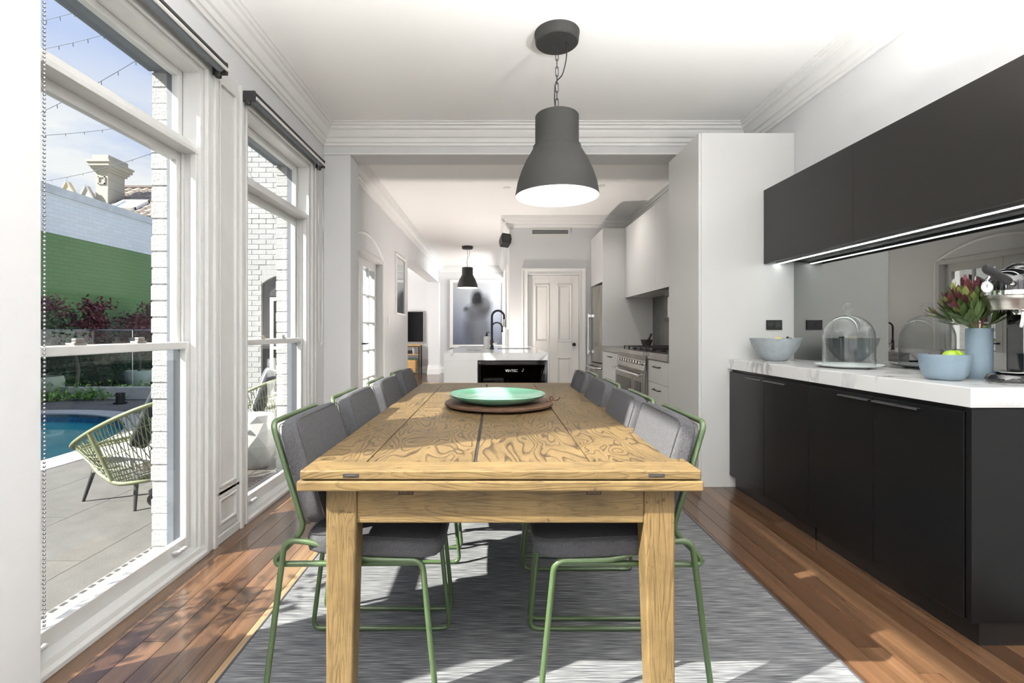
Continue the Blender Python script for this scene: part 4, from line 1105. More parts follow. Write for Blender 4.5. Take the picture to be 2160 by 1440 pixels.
for k, (dx, dy, h, st_) in enumerate(stems):
    b = thing('protea_stem', 'red-tipped green foliage stem standing in the blue-grey vase', 'flower stem', (VX, VY, CT + .02), group='foliage stems in the vase')
    foot = Vector((dx * -.08, dy * -.08, .0)); rr_ = math.hypot(dx, dy) + 1e-6; lip = Vector((dx / rr_, dy / rr_, 0)) * min(.030, rr_ * .3) + Vector((0, 0, .197)); tip = Vector((dx, dy, .195 + h))
    add('stem', G().tube([foot, lip, (lip + tip) / 2 + Vector((0, 0, .01)), tip], [.0028, .0026, .0022, .0015], 6), 'stem_red' if st_ == 2 else 'stem_green', b, smooth=60)
    ax = (tip - lip).normalized()
    nl = 15 if h > .10 else 11
    for j in range(nl):
        u = j / (nl - 1)
        p = lip.lerp(tip, .22 + .76 * u)
        az = j * 2.4 + k
        spread = .58 - .34 * u + rng.uniform(-.1, .1)
        side = ax.orthogonal().normalized(); side = Matrix.Rotation(az, 3, ax) @ side
        dirv = (ax * math.cos(spread) + side * math.sin(spread)).normalized()
        kind_ = 'green_long' if u < .35 else ('green' if u < .62 else ('red' if (st_ == 2 or rng.random() < .40) else 'lime'))
        dirv.z = max(dirv.z, .12); dirv.normalize()
        q = dirv.to_track_quat('Z', 'Y')
        o = add('leaf', LM[kind_], 'leaf_green', b, loc=p)
        o.rotation_mode = 'QUATERNION'; o.rotation_quaternion = q
        sc = rng.uniform(.8, 1.1) * (.75 if u > .9 else 1); o.scale = (sc, sc, sc)
# coffee machine
cm = thing('coffee_machine', 'retro black and chrome espresso machine beside the vase', 'coffee machine', (2.085, 1.965, CT))
cm.scale = (.78, .78, 1)
add('base', G().lathe([(0, 0), (.110, 0), (.114, .006), (.114, .014), (.104, .030), (.085, .038), (0, .040)], 56, cap=False, sy=.86), 'black_gloss', cm, smooth=50)
add('drip_tray', G().lathe([(0, .040), (.072, .040), (.074, .043), (.070, .045), (0, .044)], 40, (-.02, -.02, 0), cap=False), 'chrome', cm, smooth=40)
add('column', G().box(.035, .115, -.035, .075, .035, .30), 'black_gloss', cm, bevel=.015, seg=3)
add('column_trim', G().box(.030, .038, -.030, -.022, .04, .30), 'chrome', cm)
add('group_head', G().lathe([(0, .290), (.088, .290), (.096, .296), (.106, .320), (.116, .330), (.118, .338), (.118, .346), (.126, .348), (.127, .364), (.120, .366), (0, .366)], 56, cap=False, sy=.9), 'brushed', cm, smooth=35)
add('chrome_band', G().lathe([(.1265, .347), (.130, .349), (.130, .366), (.124, .368)], 56, cap=False, sy=.9), 'chrome', cm, smooth=35)
for a in range(18):
    th = 2 * PI * a / 18
    add('rib', G().box(-.010, .010, -.005, .005, 0, .040), 'black_gloss', cm, bevel=.003, loc=(.118 * math.cos(th), .118 * .9 * math.sin(th), .366), rot=(0, 0, th + PI / 2))
add('dome', G().lathe([(.118, .366), (.119, .395), (.112, .415), (.090, .438), (.060, .452), (.0, .458)], 56, cap=False, sy=.9), 'black_gloss', cm, smooth=50)
for (x0, rr) in [(.02, .112), (.05, .098), (.078, .078)]:
    add('top_hoop', G().tube([(x0, rr * .9 * math.cos(PI * k / 16), .385 + rr * .80 * math.sin(PI * k / 16)) for k in range(17)], .0055, 8), 'black_gloss' if x0 != .05 else 'chrome', cm, smooth=60)
pf = add('lever', G().tube([(-.222, -.075, .450), (-.210, -.075, .446), (-.105, -.075, .402), (-.095, -.075, .398)], [.014, .0185, .0150, .013], 18), 'black_matte', cm, smooth=40)
add('lever_tip', G().tube([(-.095, -.075, .398), (-.045, -.072, .378), (-.02, -.06, .372)], [.013, .009, .006], 16), 'chrome', pf, smooth=50)
gauge = add('gauge', G().lathe([(.0, -.008), (.021, -.008), (.0235, -.004), (.0235, .005), (.021, .008), (.020, .006), (0, .006)], 32, cap=False), 'chrome', cm, smooth=40, loc=(-.178, -.045, .378), rot=(PI / 2, 0, -.9))
add('dial', G().lathe([(0, .0065), (.0195, .0065)], 32, cap=False), 'lamp_white', gauge)
add('needle', G().box(-.001, .001, -.002, .013, .0068, .0076), 'black_matte', gauge)
add('gauge_pipe', G().tube(rpath([(-.172, -.04, .395), (-.150, -.03, .430), (-.09, -.01, .425)], .02, 4), .0045, 8), 'chrome', cm, smooth=60)
add('spout', G().tube([(-.015, -.065, .292), (-.040, -.085, .258), (-.066, -.10, .222)], [.010, .007, .006], 12), 'bottle_white', cm, smooth=60)
add('filter_basket', G().lathe([(.0, .268), (.030, .270), (.040, .286), (.040, .291)], 32, (-.01, -.05, 0), cap=False), 'chrome', cm, smooth=50)
sw = rpath([(.045, -.09, .292), (-.010, -.108, .200), (-.022, -.110, .188), (-.018, -.112, .178), (.0, -.112, .190), (.058, -.10, .292)], .014, 5)
add('steam_wand', G().tube(sw, .0040, 8), 'chrome', cm, smooth=60)
# ================================================================== KITCHEN RUN
KX = 1.502
def drawer_unit(name, label, y0, y1, tops, hz):
    c = thing(name, label, 'cabinet', ((KX + XR) / 2, (y0 + y1) / 2, 0), group='white kitchen drawer units')
    ox, oy = -(KX + XR) / 2, -(y0 + y1) / 2
    def W_(g): g.v = [(v[0] + ox, v[1] + oy, v[2]) for v in g.v]; return g
    add('carcass', W_(G().box(KX + .021, XR - .002, y0 + .001, y1 - .001, .10, .878)), 'white_cabinet', c)
    add('kickboard', W_(G().box(KX + .06, XR - .002, y0 + .001, y1 - .001, 0, .10)), 'white_cabinet', c)
    for k in range(len(tops) - 1):
        z1, z0 = tops[k], tops[k + 1]
        d = add('drawer', W_(G().box(KX, KX + .020, y0 + .002, y1 - .002, z0 + .004, z1)), 'white_cabinet', c, bevel=.0015)
        ym = (y0 + y1) / 2; zz = z1 - .055
        add('handle', W_(G().tube(rpath([(KX, ym - .08, zz), (KX - .028, ym - .08, zz), (KX - .028, ym + .08, zz), (KX, ym + .08, zz)], .008, 3), .0055, 8)), 'black_matte', d, smooth=60)
    return c
drawer_unit('drawer_unit', 'white drawer stack with black handles next to the tall white cabinet', 4.222, 4.785, [.872, .66, .465, .27, .10], 0)
drawer_unit('drawer_unit', 'narrow looking white drawer stack between range cooker and fridge', 5.885, 6.795, [.872, .42, .10], 0)
for nm, y0, y1, lb in [('steel_worktop', 4.222, 4.79, 'stainless steel worktop next to the tall white cabinet'), ('steel_worktop', 5.88, 6.797, 'stainless steel worktop between range cooker and fridge panel')]:
    add(nm, G().box(KX - .012, XR - .02, y0, y1, .88, CT), 'steel', bevel=.003, label=lb, cat='worktop')
add('steel_splashback', G().box(XR - .014, XR - .001, 4.222, 6.797, CT, 1.612), 'steel_splash', label='dark stainless steel splashback behind the range cooker', cat='splashback')
# range cooker
ra = thing('range_cooker', 'wide stainless steel range cooker with knobs and oven doors', 'cooker', (1.46, 5.335, 0))
add('body', G().box(.02, .725, -.54, .54, .10, .905), 'steel_dark', ra)
add('plinth', G().box(.06, .70, -.53, .53, 0, .10), 'black_matte', ra)
add('hob_top', G().box(-.01, .725, -.543, .543, .905, .945), 'steel', ra, bevel=.003)
add('control_panel', G().prism([(0, .76), (.03, .90), (.03, .76)], 'y', -.54, .54), 'steel', ra)
for k in range(9):
    yy = -.44 + k * .098
    kb = add('knob', G().lathe([(.0, .0), (.021, 0), (.021, .006), (.016, .010), (.015, .028), (.0, .030)], 18, cap=False), 'chrome', ra, smooth=40, loc=(.010, yy, .825), rot=(0, -PI / 2 + .2, 0))
for (ya, yb) in [(-.535, -.19), (-.185, .535)]:
    dn = add('oven_door', G().box(-.012, .02, ya, yb, .12, .735), 'steel', ra, bevel=.004)
    add('oven_window', G().box(-.0145, -.0118, ya + .06, yb - .06, .20, .64), 'oven_glass', dn)
    add('window_backing', G().box(-.0122, -.0116, ya + .06, yb - .06, .20, .64), 'black_gloss', dn)
add('handle_rail', G().cyl((-.055, -.52, .715), (-.055, .52, .715), .013, seg=14).cyl((-.055, -.50, .715), (-.0, -.50, .715), .010).cyl((-.055, .50, .715), (-.0, .50, .715), .010), 'chrome', ra, smooth=40)
for k in range(5):
    yy = -.43 + k * .215
    g = G()
    for dx in (.10, .22, .34, .46, .58): g.box(dx - .006, dx + .006, yy - .10, yy + .10, .967, .980)
    g.box(.09, .59, yy - .10, yy - .088, .967, .978).box(.09, .59, yy + .088, yy + .10, .967, .978)
    for dx in (.095, .585):
        for q in (-.094, .094): g.box(dx - .006, dx + .006, yy + q - .006, yy + q + .006, .945, .968)
    add('pan_support', g, 'black_matte', ra)
    for dx in (.21, .47): add('burner', G().lathe([(.045, .945), (.045, .955), (.03, .962), (.0, .962)], 20, (dx, yy, 0), cap=False), 'black_matte', ra, smooth=40)
# mortar and pestle
mo = thing('mortar', 'dark stone mortar on the steel worktop by the splashback', 'mortar', (1.86, 5.99, CT))
add('bowl', G().lathe([(0, 0), (.050, 0), (.052, .012), (.046, .02), (.060, .060), (.072, .10), (.066, .10), (.050, .055), (.0, .035)], 32, cap=False), 'mortar_stone', mo, smooth=40)
pe = thing('pestle', 'dark stone pestle leaning in the mortar', 'pestle', (1.86, 5.99, CT + .042))
add('shaft', G().tube([(0, 0, 0), (.012, -.005, .03), (.035, -.02, .09), (.048, -.028, .125), (.052, -.03, .132)], [.016, .018, .012, .016, .006], 14), 'mortar_stone', pe, smooth=60)
# fridge with panels
add('fridge_panel', G().box(KX, XR - .001, 6.80, 6.83, 0, 2.58), 'white_cabinet', bevel=.001, label='tall white end panel beside the steel fridge', cat='panel')
fg = thing('refrigerator', 'curved stainless steel fridge with long vertical handle', 'fridge', (1.46, 7.235, 0))
def curved(y0, y1, z0, z1):
    P = [(.10, y0)] + [(.0 + .045 * (2 * ((y0 + (y1 - y0) * k / 14) - y0) / (y1 - y0) - 1) ** 2, y0 + (y1 - y0) * k / 14) for k in range(15)] + [(.10, y1)]
    return G().prism(P, 'z', z0, z1)
add('body', G().box(.10, .74, -.38, .38, .03, 1.80), 'steel_dark', fg)
up = add('door', curved(-.38, .38, .70, 1.80), 'steel', fg, smooth=25)
add('handle', G().cyl((-.045, .17, .80), (-.045, .17, 1.42), .014, seg=14).box(-.05, .01, .155, .185, .82, .86).box(-.05, .01, .155, .185, 1.36, 1.40), 'chrome', up, smooth=40)
lo_ = add('freezer_drawer', curved(-.38, .38, .06, .685), 'steel', fg, smooth=25)
add('handle', G().tube(rpath([(.04, -.33, .62), (-.045, -.31, .62), (-.055, 0, .62), (-.045, .31, .62), (.04, .33, .62)], .04, 4), .014, 10), 'chrome', lo_, smooth=50)
wc = thing('over_fridge_cabinet', 'white two-door cabinet above the steel fridge', 'cabinet', (1.86, 7.24, 1.84))
add('carcass', G().box(-.335, .349, -.40, .40, 0, .74), 'white_cabinet', wc)
add('door', G().box(-.358, -.336, -.399, -.002, 0, .74), 'white_cabinet', wc, bevel=.001)
add('door', G().box(-.358, -.336, .002, .399, 0, .74), 'white_cabinet', wc, bevel=.001)
for k, (y0, y1) in enumerate([(4.222, 5.50), (5.50, 6.797)]):
    uc = thing('kitchen_wall_cabinet', ['white wall cabinet over the near half of the range', 'white wall cabinet between the range and the fridge panel'][k], 'cabinet', (2.01, (y0 + y1) / 2, 1.612), group='white kitchen wall cabinets')
    h = (y1 - y0) / 2
    add('carcass', G().box(-.178, .199, -h + .0005, h - .0005, 0.01, .968), 'white_cabinet', uc)
    add('door', G().box(-.20, -.179, -h + .0015, h - .0015, 0, .968), 'white_cabinet', uc, bevel=.001)
    add('underside', G().box(-.178, .18, -h + .004, h - .004, .002, .0095), 'steel_dark' if k == 0 else 'white_cabinet', uc)
pr = thing('paper_roll_holder', 'white paper roll between black brackets on the cabinet side', 'roll holder', (1.565, 4.222, 1.36))
add('roll', G().lathe([(.02, -.09), (.048, -.09), (.048, .09), (.02, .09)], 28, (0, .06, 0), cap=False), 'bottle_white', pr, smooth=40)
for s in (-1, 1): add('bracket', G().box(-.062, .05, 0, .10, s * .11 - .018, s * .11 + .018), 'black_matte', pr, bevel=.002)
# vent, speaker, alarm switch
vn = thing('air_vent', 'cream slotted air vent above the kitchen door', 'vent', (.866, YK, 2.70))
add('frame', frame_rect(-.309, .309, -.062, .062, 0, .012, .028, .028, .028), 'vent_white', vn, rot=(0, 0, -PI / 2))
add('backing', G().box(-.285, .285, -.004, -.001, -.04, .04), 'vent_dark', vn)
for k in range(5): add('slat', G().hexa([(-.284, -.011, -.034 + k * .016), (.284, -.011, -.034 + k * .016), (.284, -.003, -.028 + k * .016), (-.284, -.003, -.028 + k * .016)], [(-.284, -.011, -.031 + k * .016), (.284, -.011, -.031 + k * .016), (.284, -.003, -.025 + k * .016), (-.284, -.003, -.025 + k * .016)]), 'alu', vn)
sk = thing('wall_speaker', 'small black loudspeaker tilted on a corner bracket', 'speaker', (.23, 7.70, 2.56))
add('bracket', G().cyl((0, 0, .03), (-.05, -.02, .03), .012).box(-.006, 0, -.03, .03, 0, .06), 'black_matte', sk, smooth=40)
sp_ = add('cabinet', G().prism([(-.07, -.085), (.07, -.085), (.085, .0), (.07, .085), (-.07, .085), (-.085, 0)], 'y', -.10, .05), 'black_matte', sk, bevel=.008, loc=(-.075, -.03, 0), rot=(-.35, .1, .25))
add('grille', G().lathe([(0, 0), (.055, 0), (.058, -.004), (0, -.003)], 28, (0, 0, 0), cap=False), 'leg_dark', sp_, loc=(0, -.1005, 0), rot=(PI / 2, 0, 0))
ws = thing('light_switch', 'white rectangular light switch beside the glazed doors', 'switch', (XL, 6.88, 1.29))
add('plate', G().box(0, .008, -.036, .036, -.058, .058), 'bottle_white', ws, bevel=.002)
for k in range(2): add('rocker', G().box(.008, .011, -.010, .010, -.030 + k * .035, -.008 + k * .035), 'white_gloss', ws, bevel=.001)
def framed(name, label, y0, y1, z0, z1, mat, fw):
    f = thing(name, label, 'picture', (XL, (y0 + y1) / 2, (z0 + z1) / 2))
    h, v = (y1 - y0) / 2, (z1 - z0) / 2
    add('frame', frame_rect(-h, h, -v, v, .001, .028, fw, fw, fw), 'frame_white', f, bevel=.002)
    add('print', G().box(.002, .010, -h + fw, h - fw, -v + fw, v - fw), mat, f)
    return f
framed('framed_picture', 'narrow looking white framed picture with glass on the kitchen wall', 7.32, 8.09, 1.40, 2.32, 'tv_screen', .03)
M('pic_glass', (.10, .105, .115), .03, spec=1.0)
bpy.data.objects['framed_picture'].children[1].data.materials[0] = MATS['pic_glass']
# large print on the far wall
ar_ = thing('framed_print', 'large white framed misty blue-grey print with a dark form', 'picture', (-.48, 13.40, 1.625))
add('frame', G().box(-.755, -.675, -.05, -.001, -.93, .93).box(.675, .755, -.05, -.001, -.93, .93).box(-.675, .675, -.05, -.001, .85, .93).box(-.675, .675, -.05, -.001, -.93, -.85), 'frame_white', ar_, bevel=.004)
add('print', G().box(-.675, .675, -.022, -.002, -.85, .85), 'art_print', ar_)
hf = thing('hanging_frame', 'white framed board seen edge-on on the passage wall', 'frame', (.23, 8.7, 1.72))
add('frame', frame_rect(-.55, .55, -.55, .55, -.03, -.001, .05, .05, .05), 'frame_white', hf)
add('panel', G().box(-.012, -.002, -.5, .5, -.5, .5), 'bottle_white', hf)
# television and console
tv = thing('television', 'flat dark television on the living room wall', 'television', (-2.56, 13.40, 1.265))
add('screen', G().box(-.60, .60, -.055, -.03, -.41, .41), 'tv_screen', tv)
add('bezel', G().box(-.625, -.60, -.06, -.025, -.43, .43).box(.60, .625, -.06, -.025, -.43, .43).box(-.60, .60, -.06, -.025, .41, .43).box(-.60, .60, -.06, -.025, -.43, -.41), 'tv_frame', tv)
add('wall_mount', G().box(-.2, .2, -.025, -.001, -.2, .2), 'black_matte', tv)
cn = thing('media_console', 'open media console with wooden drawers and black metal frame', 'console', (-2.75, 13.13, 0))
g = G()
for xx in (-.74, .74):
    for yy in (-.22, .22): g.box(xx - .014, xx + .014, yy - .014, yy + .014, 0, .76)
add('metal_frame', g.box(-.74, .74, -.23, -.21, .735, .755), 'black_matte', cn)
add('top', G().box(-.75, .75, -.235, .235, .755, .785), 'shelf_wood', cn)
add('shelf', G().box(-.735, .735, -.22, .22, .52, .545), 'shelf_wood', cn)
for (xa, xb) in [(-.70, -.25), (-.23, .22), (.24, .64)]: add('drawer', G().box(xa, xb, -.22, .2, .06, .38), 'shelf_wood', cn, bevel=.004)
bx_ = thing('media_box', 'small black box with silver end on the console shelf', 'media player', (-2.25, 13.05, .545))
add('case', G().box(-.16, .06, -.1, .1, 0, .09), 'black_matte', bx_, bevel=.004)
add('silver_end', G().box(.07, .12, -.1, .1, 0, .16), 'alu', bx_, bevel=.004)
add('serving_tray', G().lathe([(0, 0), (.17, 0), (.20, .03), (.195, .03), (.165, .006), (0, .006)], 32, cap=False), 'plate_green', smooth=40, loc=(-2.26, 13.10, .38), label='green tray lying on the console drawers', cat='tray')
# ================================================================== ISLAND
IX0, IX1, IY0, IY1 = -.482, .50, 4.60, 6.80
isl = thing('kitchen_island', 'white marble kitchen island with waterfall end', 'island', ((IX0 + IX1) / 2, 5.7, 0))
ox, oy = -(IX0 + IX1) / 2, -5.7
def W_(g): g.v = [(v[0] + ox, v[1] + oy, v[2]) for v in g.v]; return g
SX0, SX1, SY0, SY1 = .03, .42, 5.50, 5.95
add('top', W_(G().box(IX0, IX1, IY0, SY0, .875, CT).box(IX0, IX1, SY1, IY1, .875, CT).box(IX0, SX0, SY0, SY1, .875, CT).box(SX1, IX1, SY0, SY1, .875, CT)), 'marble', isl)
add('waterfall_end', W_(G().box(IX0, -.165, IY0, IY0 + .06, 0, .8745)), 'marble', isl)
add('side_panel', W_(G().box(IX0, IX0 + .04, IY0 + .0605, IY1, 0, .8745)), 'marble', isl)
add('carcass', W_(G().box(-.16, IX1 - .01, 5.25, IY1 - .02, .08, .8745).box(IX0 + .041, -.161, IY0 + .0605, IY1 - .02, .08, .8745).box(.497, IX1 - .001, IY0 + .01, 5.25, 0, .8745)), 'white_cabinet', isl)
sn = add('sink', W_(G().box(SX0, SX0 + .004, SY0, SY1, .876, .940).box(SX1 - .004, SX1, SY0, SY1, .876, .940).box(SX0, SX1, SY0, SY0 + .004, .876, .940).box(SX0, SX1, SY1 - .004, SY1, .876, .940).box(SX0, SX1, SY0, SY1, .8755, .882)), 'trough', isl)
wf = thing('wine_fridge', 'black glass-fronted wine fridge built into the island', 'wine fridge', (.167, 4.60, 0))
w2 = .325
add('cabinet', G().box(-w2, -w2 + .02, .03, .62, .02, .868).box(w2 - .02, w2, .03, .62, .02, .868).box(-w2, w2, .60, .62, .02, .868).box(-w2, w2, .03, .62, .848, .868).box(-w2, w2, .03, .62, .02, .06), 'wine_inside', wf)
dr_ = add('door_frame', G().box(-w2, -w2 + .022, .003, .03, .03, .866).box(w2 - .022, w2, .003, .03, .03, .866).box(-w2 + .022, w2 - .022, .003, .03, .83, .866).box(-w2 + .022, w2 - .022, .003, .03, .03, .08), 'black_gloss', wf)
add('door_glass', G().box(-w2 + .022, w2 - .022, .006, .012, .08, .83), 'dark_glass', dr_)
for z in (.62, .46, .30): add('rack', G().box(-w2 + .022, w2 - .022, .05, .58, z, z + .012).box(-w2 + .022, w2 - .022, .045, .06, z, z + .04), 'shelf_wood', wf)
tx = bpy.data.curves.new('lettering', 'FONT'); tx.body = 'VINTEC'; tx.size = .034; tx.align_x = 'CENTER'; tx.extrude = .0003
tx.materials.append(MATS['bottle_white'])
tobj = bpy.data.objects.new('lettering_curve', tx)
tme = bpy.data.meshes.new_from_object(tobj); bpy.data.objects.remove(tobj)
add('lettering', tme, 'bottle_white', dr_, loc=(-.01, .0052, .765), rot=(PI / 2, 0, 0), kind='stuff')
add('logo_mark', G().tube([(.085, .0048, .772), (.095, .0048, .768), (.10, .0048, .778), (.097, .0048, .79), (.105, .0048, .793)], .002, 5), 'bottle_white', dr_)
for k, (bx, lb) in enumerate([(-.21, 'wine bottle on the top rack of the wine fridge, nearest the waterfall end'), (-.045, 'second wine bottle from the waterfall end, on the top rack'), (.085, 'third wine bottle from the waterfall end, on the top rack'), (.21, 'fourth wine bottle from the waterfall end, on the top rack')]):
    wb = thing('wine_bottle', lb, 'bottle', (.167 + bx, 4.66, .672), group='wine bottles in the wine fridge')
    wb.rotation_euler = (-PI / 2, 0, 0)
    add('glass_body', G().lathe([(0.0, .0), (.014, 0), (.0145, .08), (.020, .10), (.036, .14), (.037, .30), (0, .30)], 20, cap=False), 'bottle_glass', wb, smooth=50)
    add('capsule', G().lathe([(0, -.004), (.016, -.004), (.0165, .03), (.0155, .05)], 18, cap=False), 'copper_cap', wb, smooth=50)
def arc_tap(name, label, loc, h, w, r, head):
    t_ = thing(name, label, 'tap', loc)
    add('base', G().lathe([(.0, 0), (r * 2.0, 0), (r * 2.0, .01), (r * 1.5, .014), (r * 1.5, .10), (r * 1.1, .11)], 22, cap=False), 'black_matte', t_, smooth=40)
    P = [(0, 0, .10), (0, 0, h - w)] + [(w - w * math.cos(PI * k / 14), 0, h - w + w * math.sin(PI * k / 14)) for k in range(1, 15)] + [(2 * w, 0, h - w - .05)]
    add('neck', G().tube(P, r, 14), 'black_matte', t_, smooth=60)
    add('spray_head', G().tube([(2 * w, 0, h - w - .03), (2 * w, 0, h - w - head)], [r * 1.25, r * 1.35], 14), 'chrome' if head > .07 else 'black_matte', t_, smooth=40)
    add('lever', G().cyl((r, 0, .06), (.055, 0, .065), .010).cyl((.05, 0, .065), (.075, 0, .11), .006), 'brushed', t_, smooth=40)
arc_tap('kitchen_tap', 'tall black arched kitchen tap with pull-out head on the island', (-.035, 5.62, CT), .44, .070, .013, .12)
arc_tap('filter_tap', 'shorter black arched tap in front of the tall one', (-.035, 5.45, CT), .30, .058, .009, .05)
sbx = thing('soap_dispenser', 'white soap bottle with black pump behind the taps', 'soap bottle', (-.098, 5.74, CT))
add('bottle', G().lathe([(0, 0), (.033, 0), (.035, .005), (.035, .125), (.030, .138), (.014, .142), (.014, .148)], 24, cap=False), 'bottle_white', sbx, smooth=40)
add('pump', G().lathe([(.015, .146), (.015, .165), (.006, .167), (.006, .19)], 16).box(-.006, .035, -.006, .006, .185, .195), 'black_matte', sbx, smooth=40)
sb2 = thing('soap_dispenser', 'black soap bottle with pump beside the white one', 'soap bottle', (-.098, 5.83, CT))
add('bottle', G().lathe([(0, 0), (.033, 0), (.035, .005), (.035, .125), (.030, .138), (.014, .142), (.014, .148)], 24, cap=False), 'outlet_black', sb2, smooth=40)
add('pump', G().lathe([(.015, .146), (.015, .165), (.006, .167), (.006, .19)], 16).box(-.006, .035, -.006, .006, .185, .195), 'black_matte', sb2, smooth=40)
# ================================================================== ROLLER BLINDS
for (y0, y1, lb, cz) in [(1.515, 2.575, 'rolled-up dark roller blind over the nearer sash window', 0), (2.845, 4.04, 'rolled-up dark roller blind over the farther sash window', 1)]:
    b = thing('roller_blind', lb, 'blind', (-1.432, (y0 + y1) / 2, 2.525), group='roller blinds over the windows')
    h = (y1 - y0) / 2
    add('roll', G().cyl((0, -h + .03, 0), (0, h - .03, 0), .024, seg=20), 'blind_roll', b, smooth=40)
    add('cassette', G().prism([(-.038, .026), (.024, .030), (.030, .012), (.028, .006), (.018, .022), (-.038, .022)], 'y', -h + .02, h - .02), 'blind_black', b)
    add('bottom_rail', G().cyl((.030, -h + .022, -.008), (.030, h - .004, -.008), .0085, seg=12), 'blind_rail', b, smooth=40)
    for s in (-1, 1): add('bracket', G().box(-.046, .030, s * (h - .014) - .008, s * (h - .014) + .008, -.034, .030).lathe([(.016, 0), (.016, .03)], 12, (-.015, s * (h - .02), -.05)), 'blind_black', b, bevel=.003)
    if not cz:
        g = G(); z = .35
        for k in range(208):
            zz = .40 - k * .013
            g.ball((.030, -h + .004, zz), .0045, 6, 4); g.ball((.010, -h - .006, zz), .0045, 6, 4)
        add('bead_chain', g, 'chain', b, smooth=80, kind='stuff')
    else:
        P = rpath([(.03, h - .16, -.02), (.03, h - .15, -1.47), (.03, h - .12, -1.49), (.03, h - .08, -1.47), (.03, h - .05, -.02)], .03, 5)
        add('cord_loop', G().tube(P, .0017, 5), 'cord_clear', b)
# ================================================================== OUTDOOR THINGS
GZ = -.05
def rope_chair(loc, rz, label):
    c = thing('rope_chair', label, 'outdoor chair', loc, rz, group='pale green rope chairs on the patio')
    top = [(.46, 0, .355), (.43, .22, .365), (.30, .33, .42), (.05, .385, .53), (-.20, .375, .64), (-.38, .28, .72), (-.46, 0, .76)]
    top = top + [(p[0], -p[1], p[2]) for p in top[-2:0:-1]]
    bot = [(.40, 0, .340), (.35, .17, .325), (.16, .28, .262), (-.08, .32, .195), (-.22, .29, .195), (-.33, .18, .21), (-.36, 0, .22)]
    bot = bot + [(p[0], -p[1], p[2]) for p in bot[-2:0:-1]]
    def smooth_loop(P, n=96):
        P = [Vector(p) for p in P]; m_ = len(P); out = []
        for k in range(n):
            u = k / n * m_; i = int(u); f = u - i
            a, b, d, e = P[(i - 1) % m_], P[i % m_], P[(i + 1) % m_], P[(i + 2) % m_]
            out.append(.5 * ((2 * b) + (d - a) * f + (2 * a - 5 * b + 4 * d - e) * f * f + (3 * b - a - 3 * d + e) * f ** 3))
        return out
    T, B = smooth_loop(top), smooth_loop(bot)
    add('arm_rail', G().tube(T, .014, 8, True), 'rope_green', c, smooth=60)
    add('seat_ring', G().tube(B, .014, 8, True), 'rope_green', c, smooth=60)
    for k in (24, 72): add('side_post', G().cyl(T[k], B[k], .013), 'rope_green', c, smooth=60)
    g = G()
    for k in range(96):
        g.tube([T[k], B[k]], .0036, 4)
        if k % 2 == 0:
            j = (k + (9 if k < 48 else -9)) % 96
            g.tube([T[k], (T[k] + B[j]) / 2, B[j]], .0032, 4)
    for lv in (.25, .5, .75):
        g.tube([T[k].lerp(B[k], lv) for k in range(0, 96, 2)], .0030, 4, True)
    for k in range(2, 46, 2): g.tube([B[k], B[(96 - k) % 96]], .004, 4)
    add('rope_weave', g, 'rope_green', c, kind='stuff')
    for (u, v, du, dv) in [(.26, .20, .06, .05), (.26, -.20, .06, -.05), (-.16, .22, -.05, .05), (-.16, -.22, -.05, -.05)]:
        lg = add('leg', G().tube([(u, v, .27 if u > 0 else .225), (u + du, v + dv, 0)], [.016, .010], 12), 'leg_dark', c, smooth=50)
        add('ferrule', G().tube([(u, v, .28 if u > 0 else .235), (u + du * .2, v + dv * .2, .20 if u > 0 else .17)], [.0175, .0165], 12), 'alu', lg, smooth=50)
    return c
def out_cushions(loc, rz, n):
    a = thing('seat_cushion', ['pale cushion on the rope chair seen through the nearer window', 'pale cushion on the rope chair seen through the farther window'][n], 'cushion', loc, rz)
    add('pad', bm_mesh(cushion(.52, .46, .085), 'pad', Matrix.Translation((.02, 0, .305)) @ Matrix.Rotation(math.radians(-7), 4, 'Y')), 'cushion_white', a)
    b = thing('striped_pillow', ['black and white striped pillow on the rope chair behind the nearer window', 'black and white striped pillow on the rope chair behind the farther window'][n], 'pillow', loc, rz + .75)
    add('pad', bm_mesh(cushion(.12, .44, .44), 'pad', Matrix.Translation((-.03, .05, .60)) @ Matrix.Rotation(math.radians(-20), 4, 'Y')), 'cushion_stripe', b)
RC = [((-2.52, 3.58, GZ), math.radians(162), 'pale green rope lounge chair by the pool, seen through the nearer window'), ((-2.42, 5.05, GZ), math.radians(165), 'pale green rope lounge chair against the white wing, seen through the farther window')]
for k, (l, a, lb) in enumerate(RC):
    rope_chair(l, a, lb); out_cushions(l, a, k)
# faceted ceramic stool
st_ = thing('faceted_stool', 'white faceted ceramic drum stool behind the farther window', 'stool', (-2.14, 4.36, GZ))
g = G(); seg = 9
rings = [(.13, 0), (.185, .10), (.215, .20), (.205, .30), (.165, .40), (.15, .46)]
for j, (r, z) in enumerate(rings):
    for k in range(seg):
        a = 2 * PI * (k + .5 * (j % 2)) / seg; g.v.append((r * math.cos(a), r * math.sin(a), z))
for j in range(len(rings) - 1):
    for k in range(seg):
        k2 = (k + 1) % seg; A, B = j * seg, (j + 1) * seg
        if j % 2 == 0: g.f += [(A + k, A + k2, B + k), (A + k2, B + k2, B + k)]
        else: g.f += [(A + k, A + k2, B + k2), (A + k, B + k2, B + k)]
g.f.append(tuple(range((len(rings) - 1) * seg, len(rings) * seg))); g.f.append(tuple(range(seg - 1, -1, -1)))
add('body', g, 'stool_white', st_, bevel=.004)
add('hand_slot', G().box(-.035, .035, -.205, -.18, .345, .362), 'plate_white', st_)
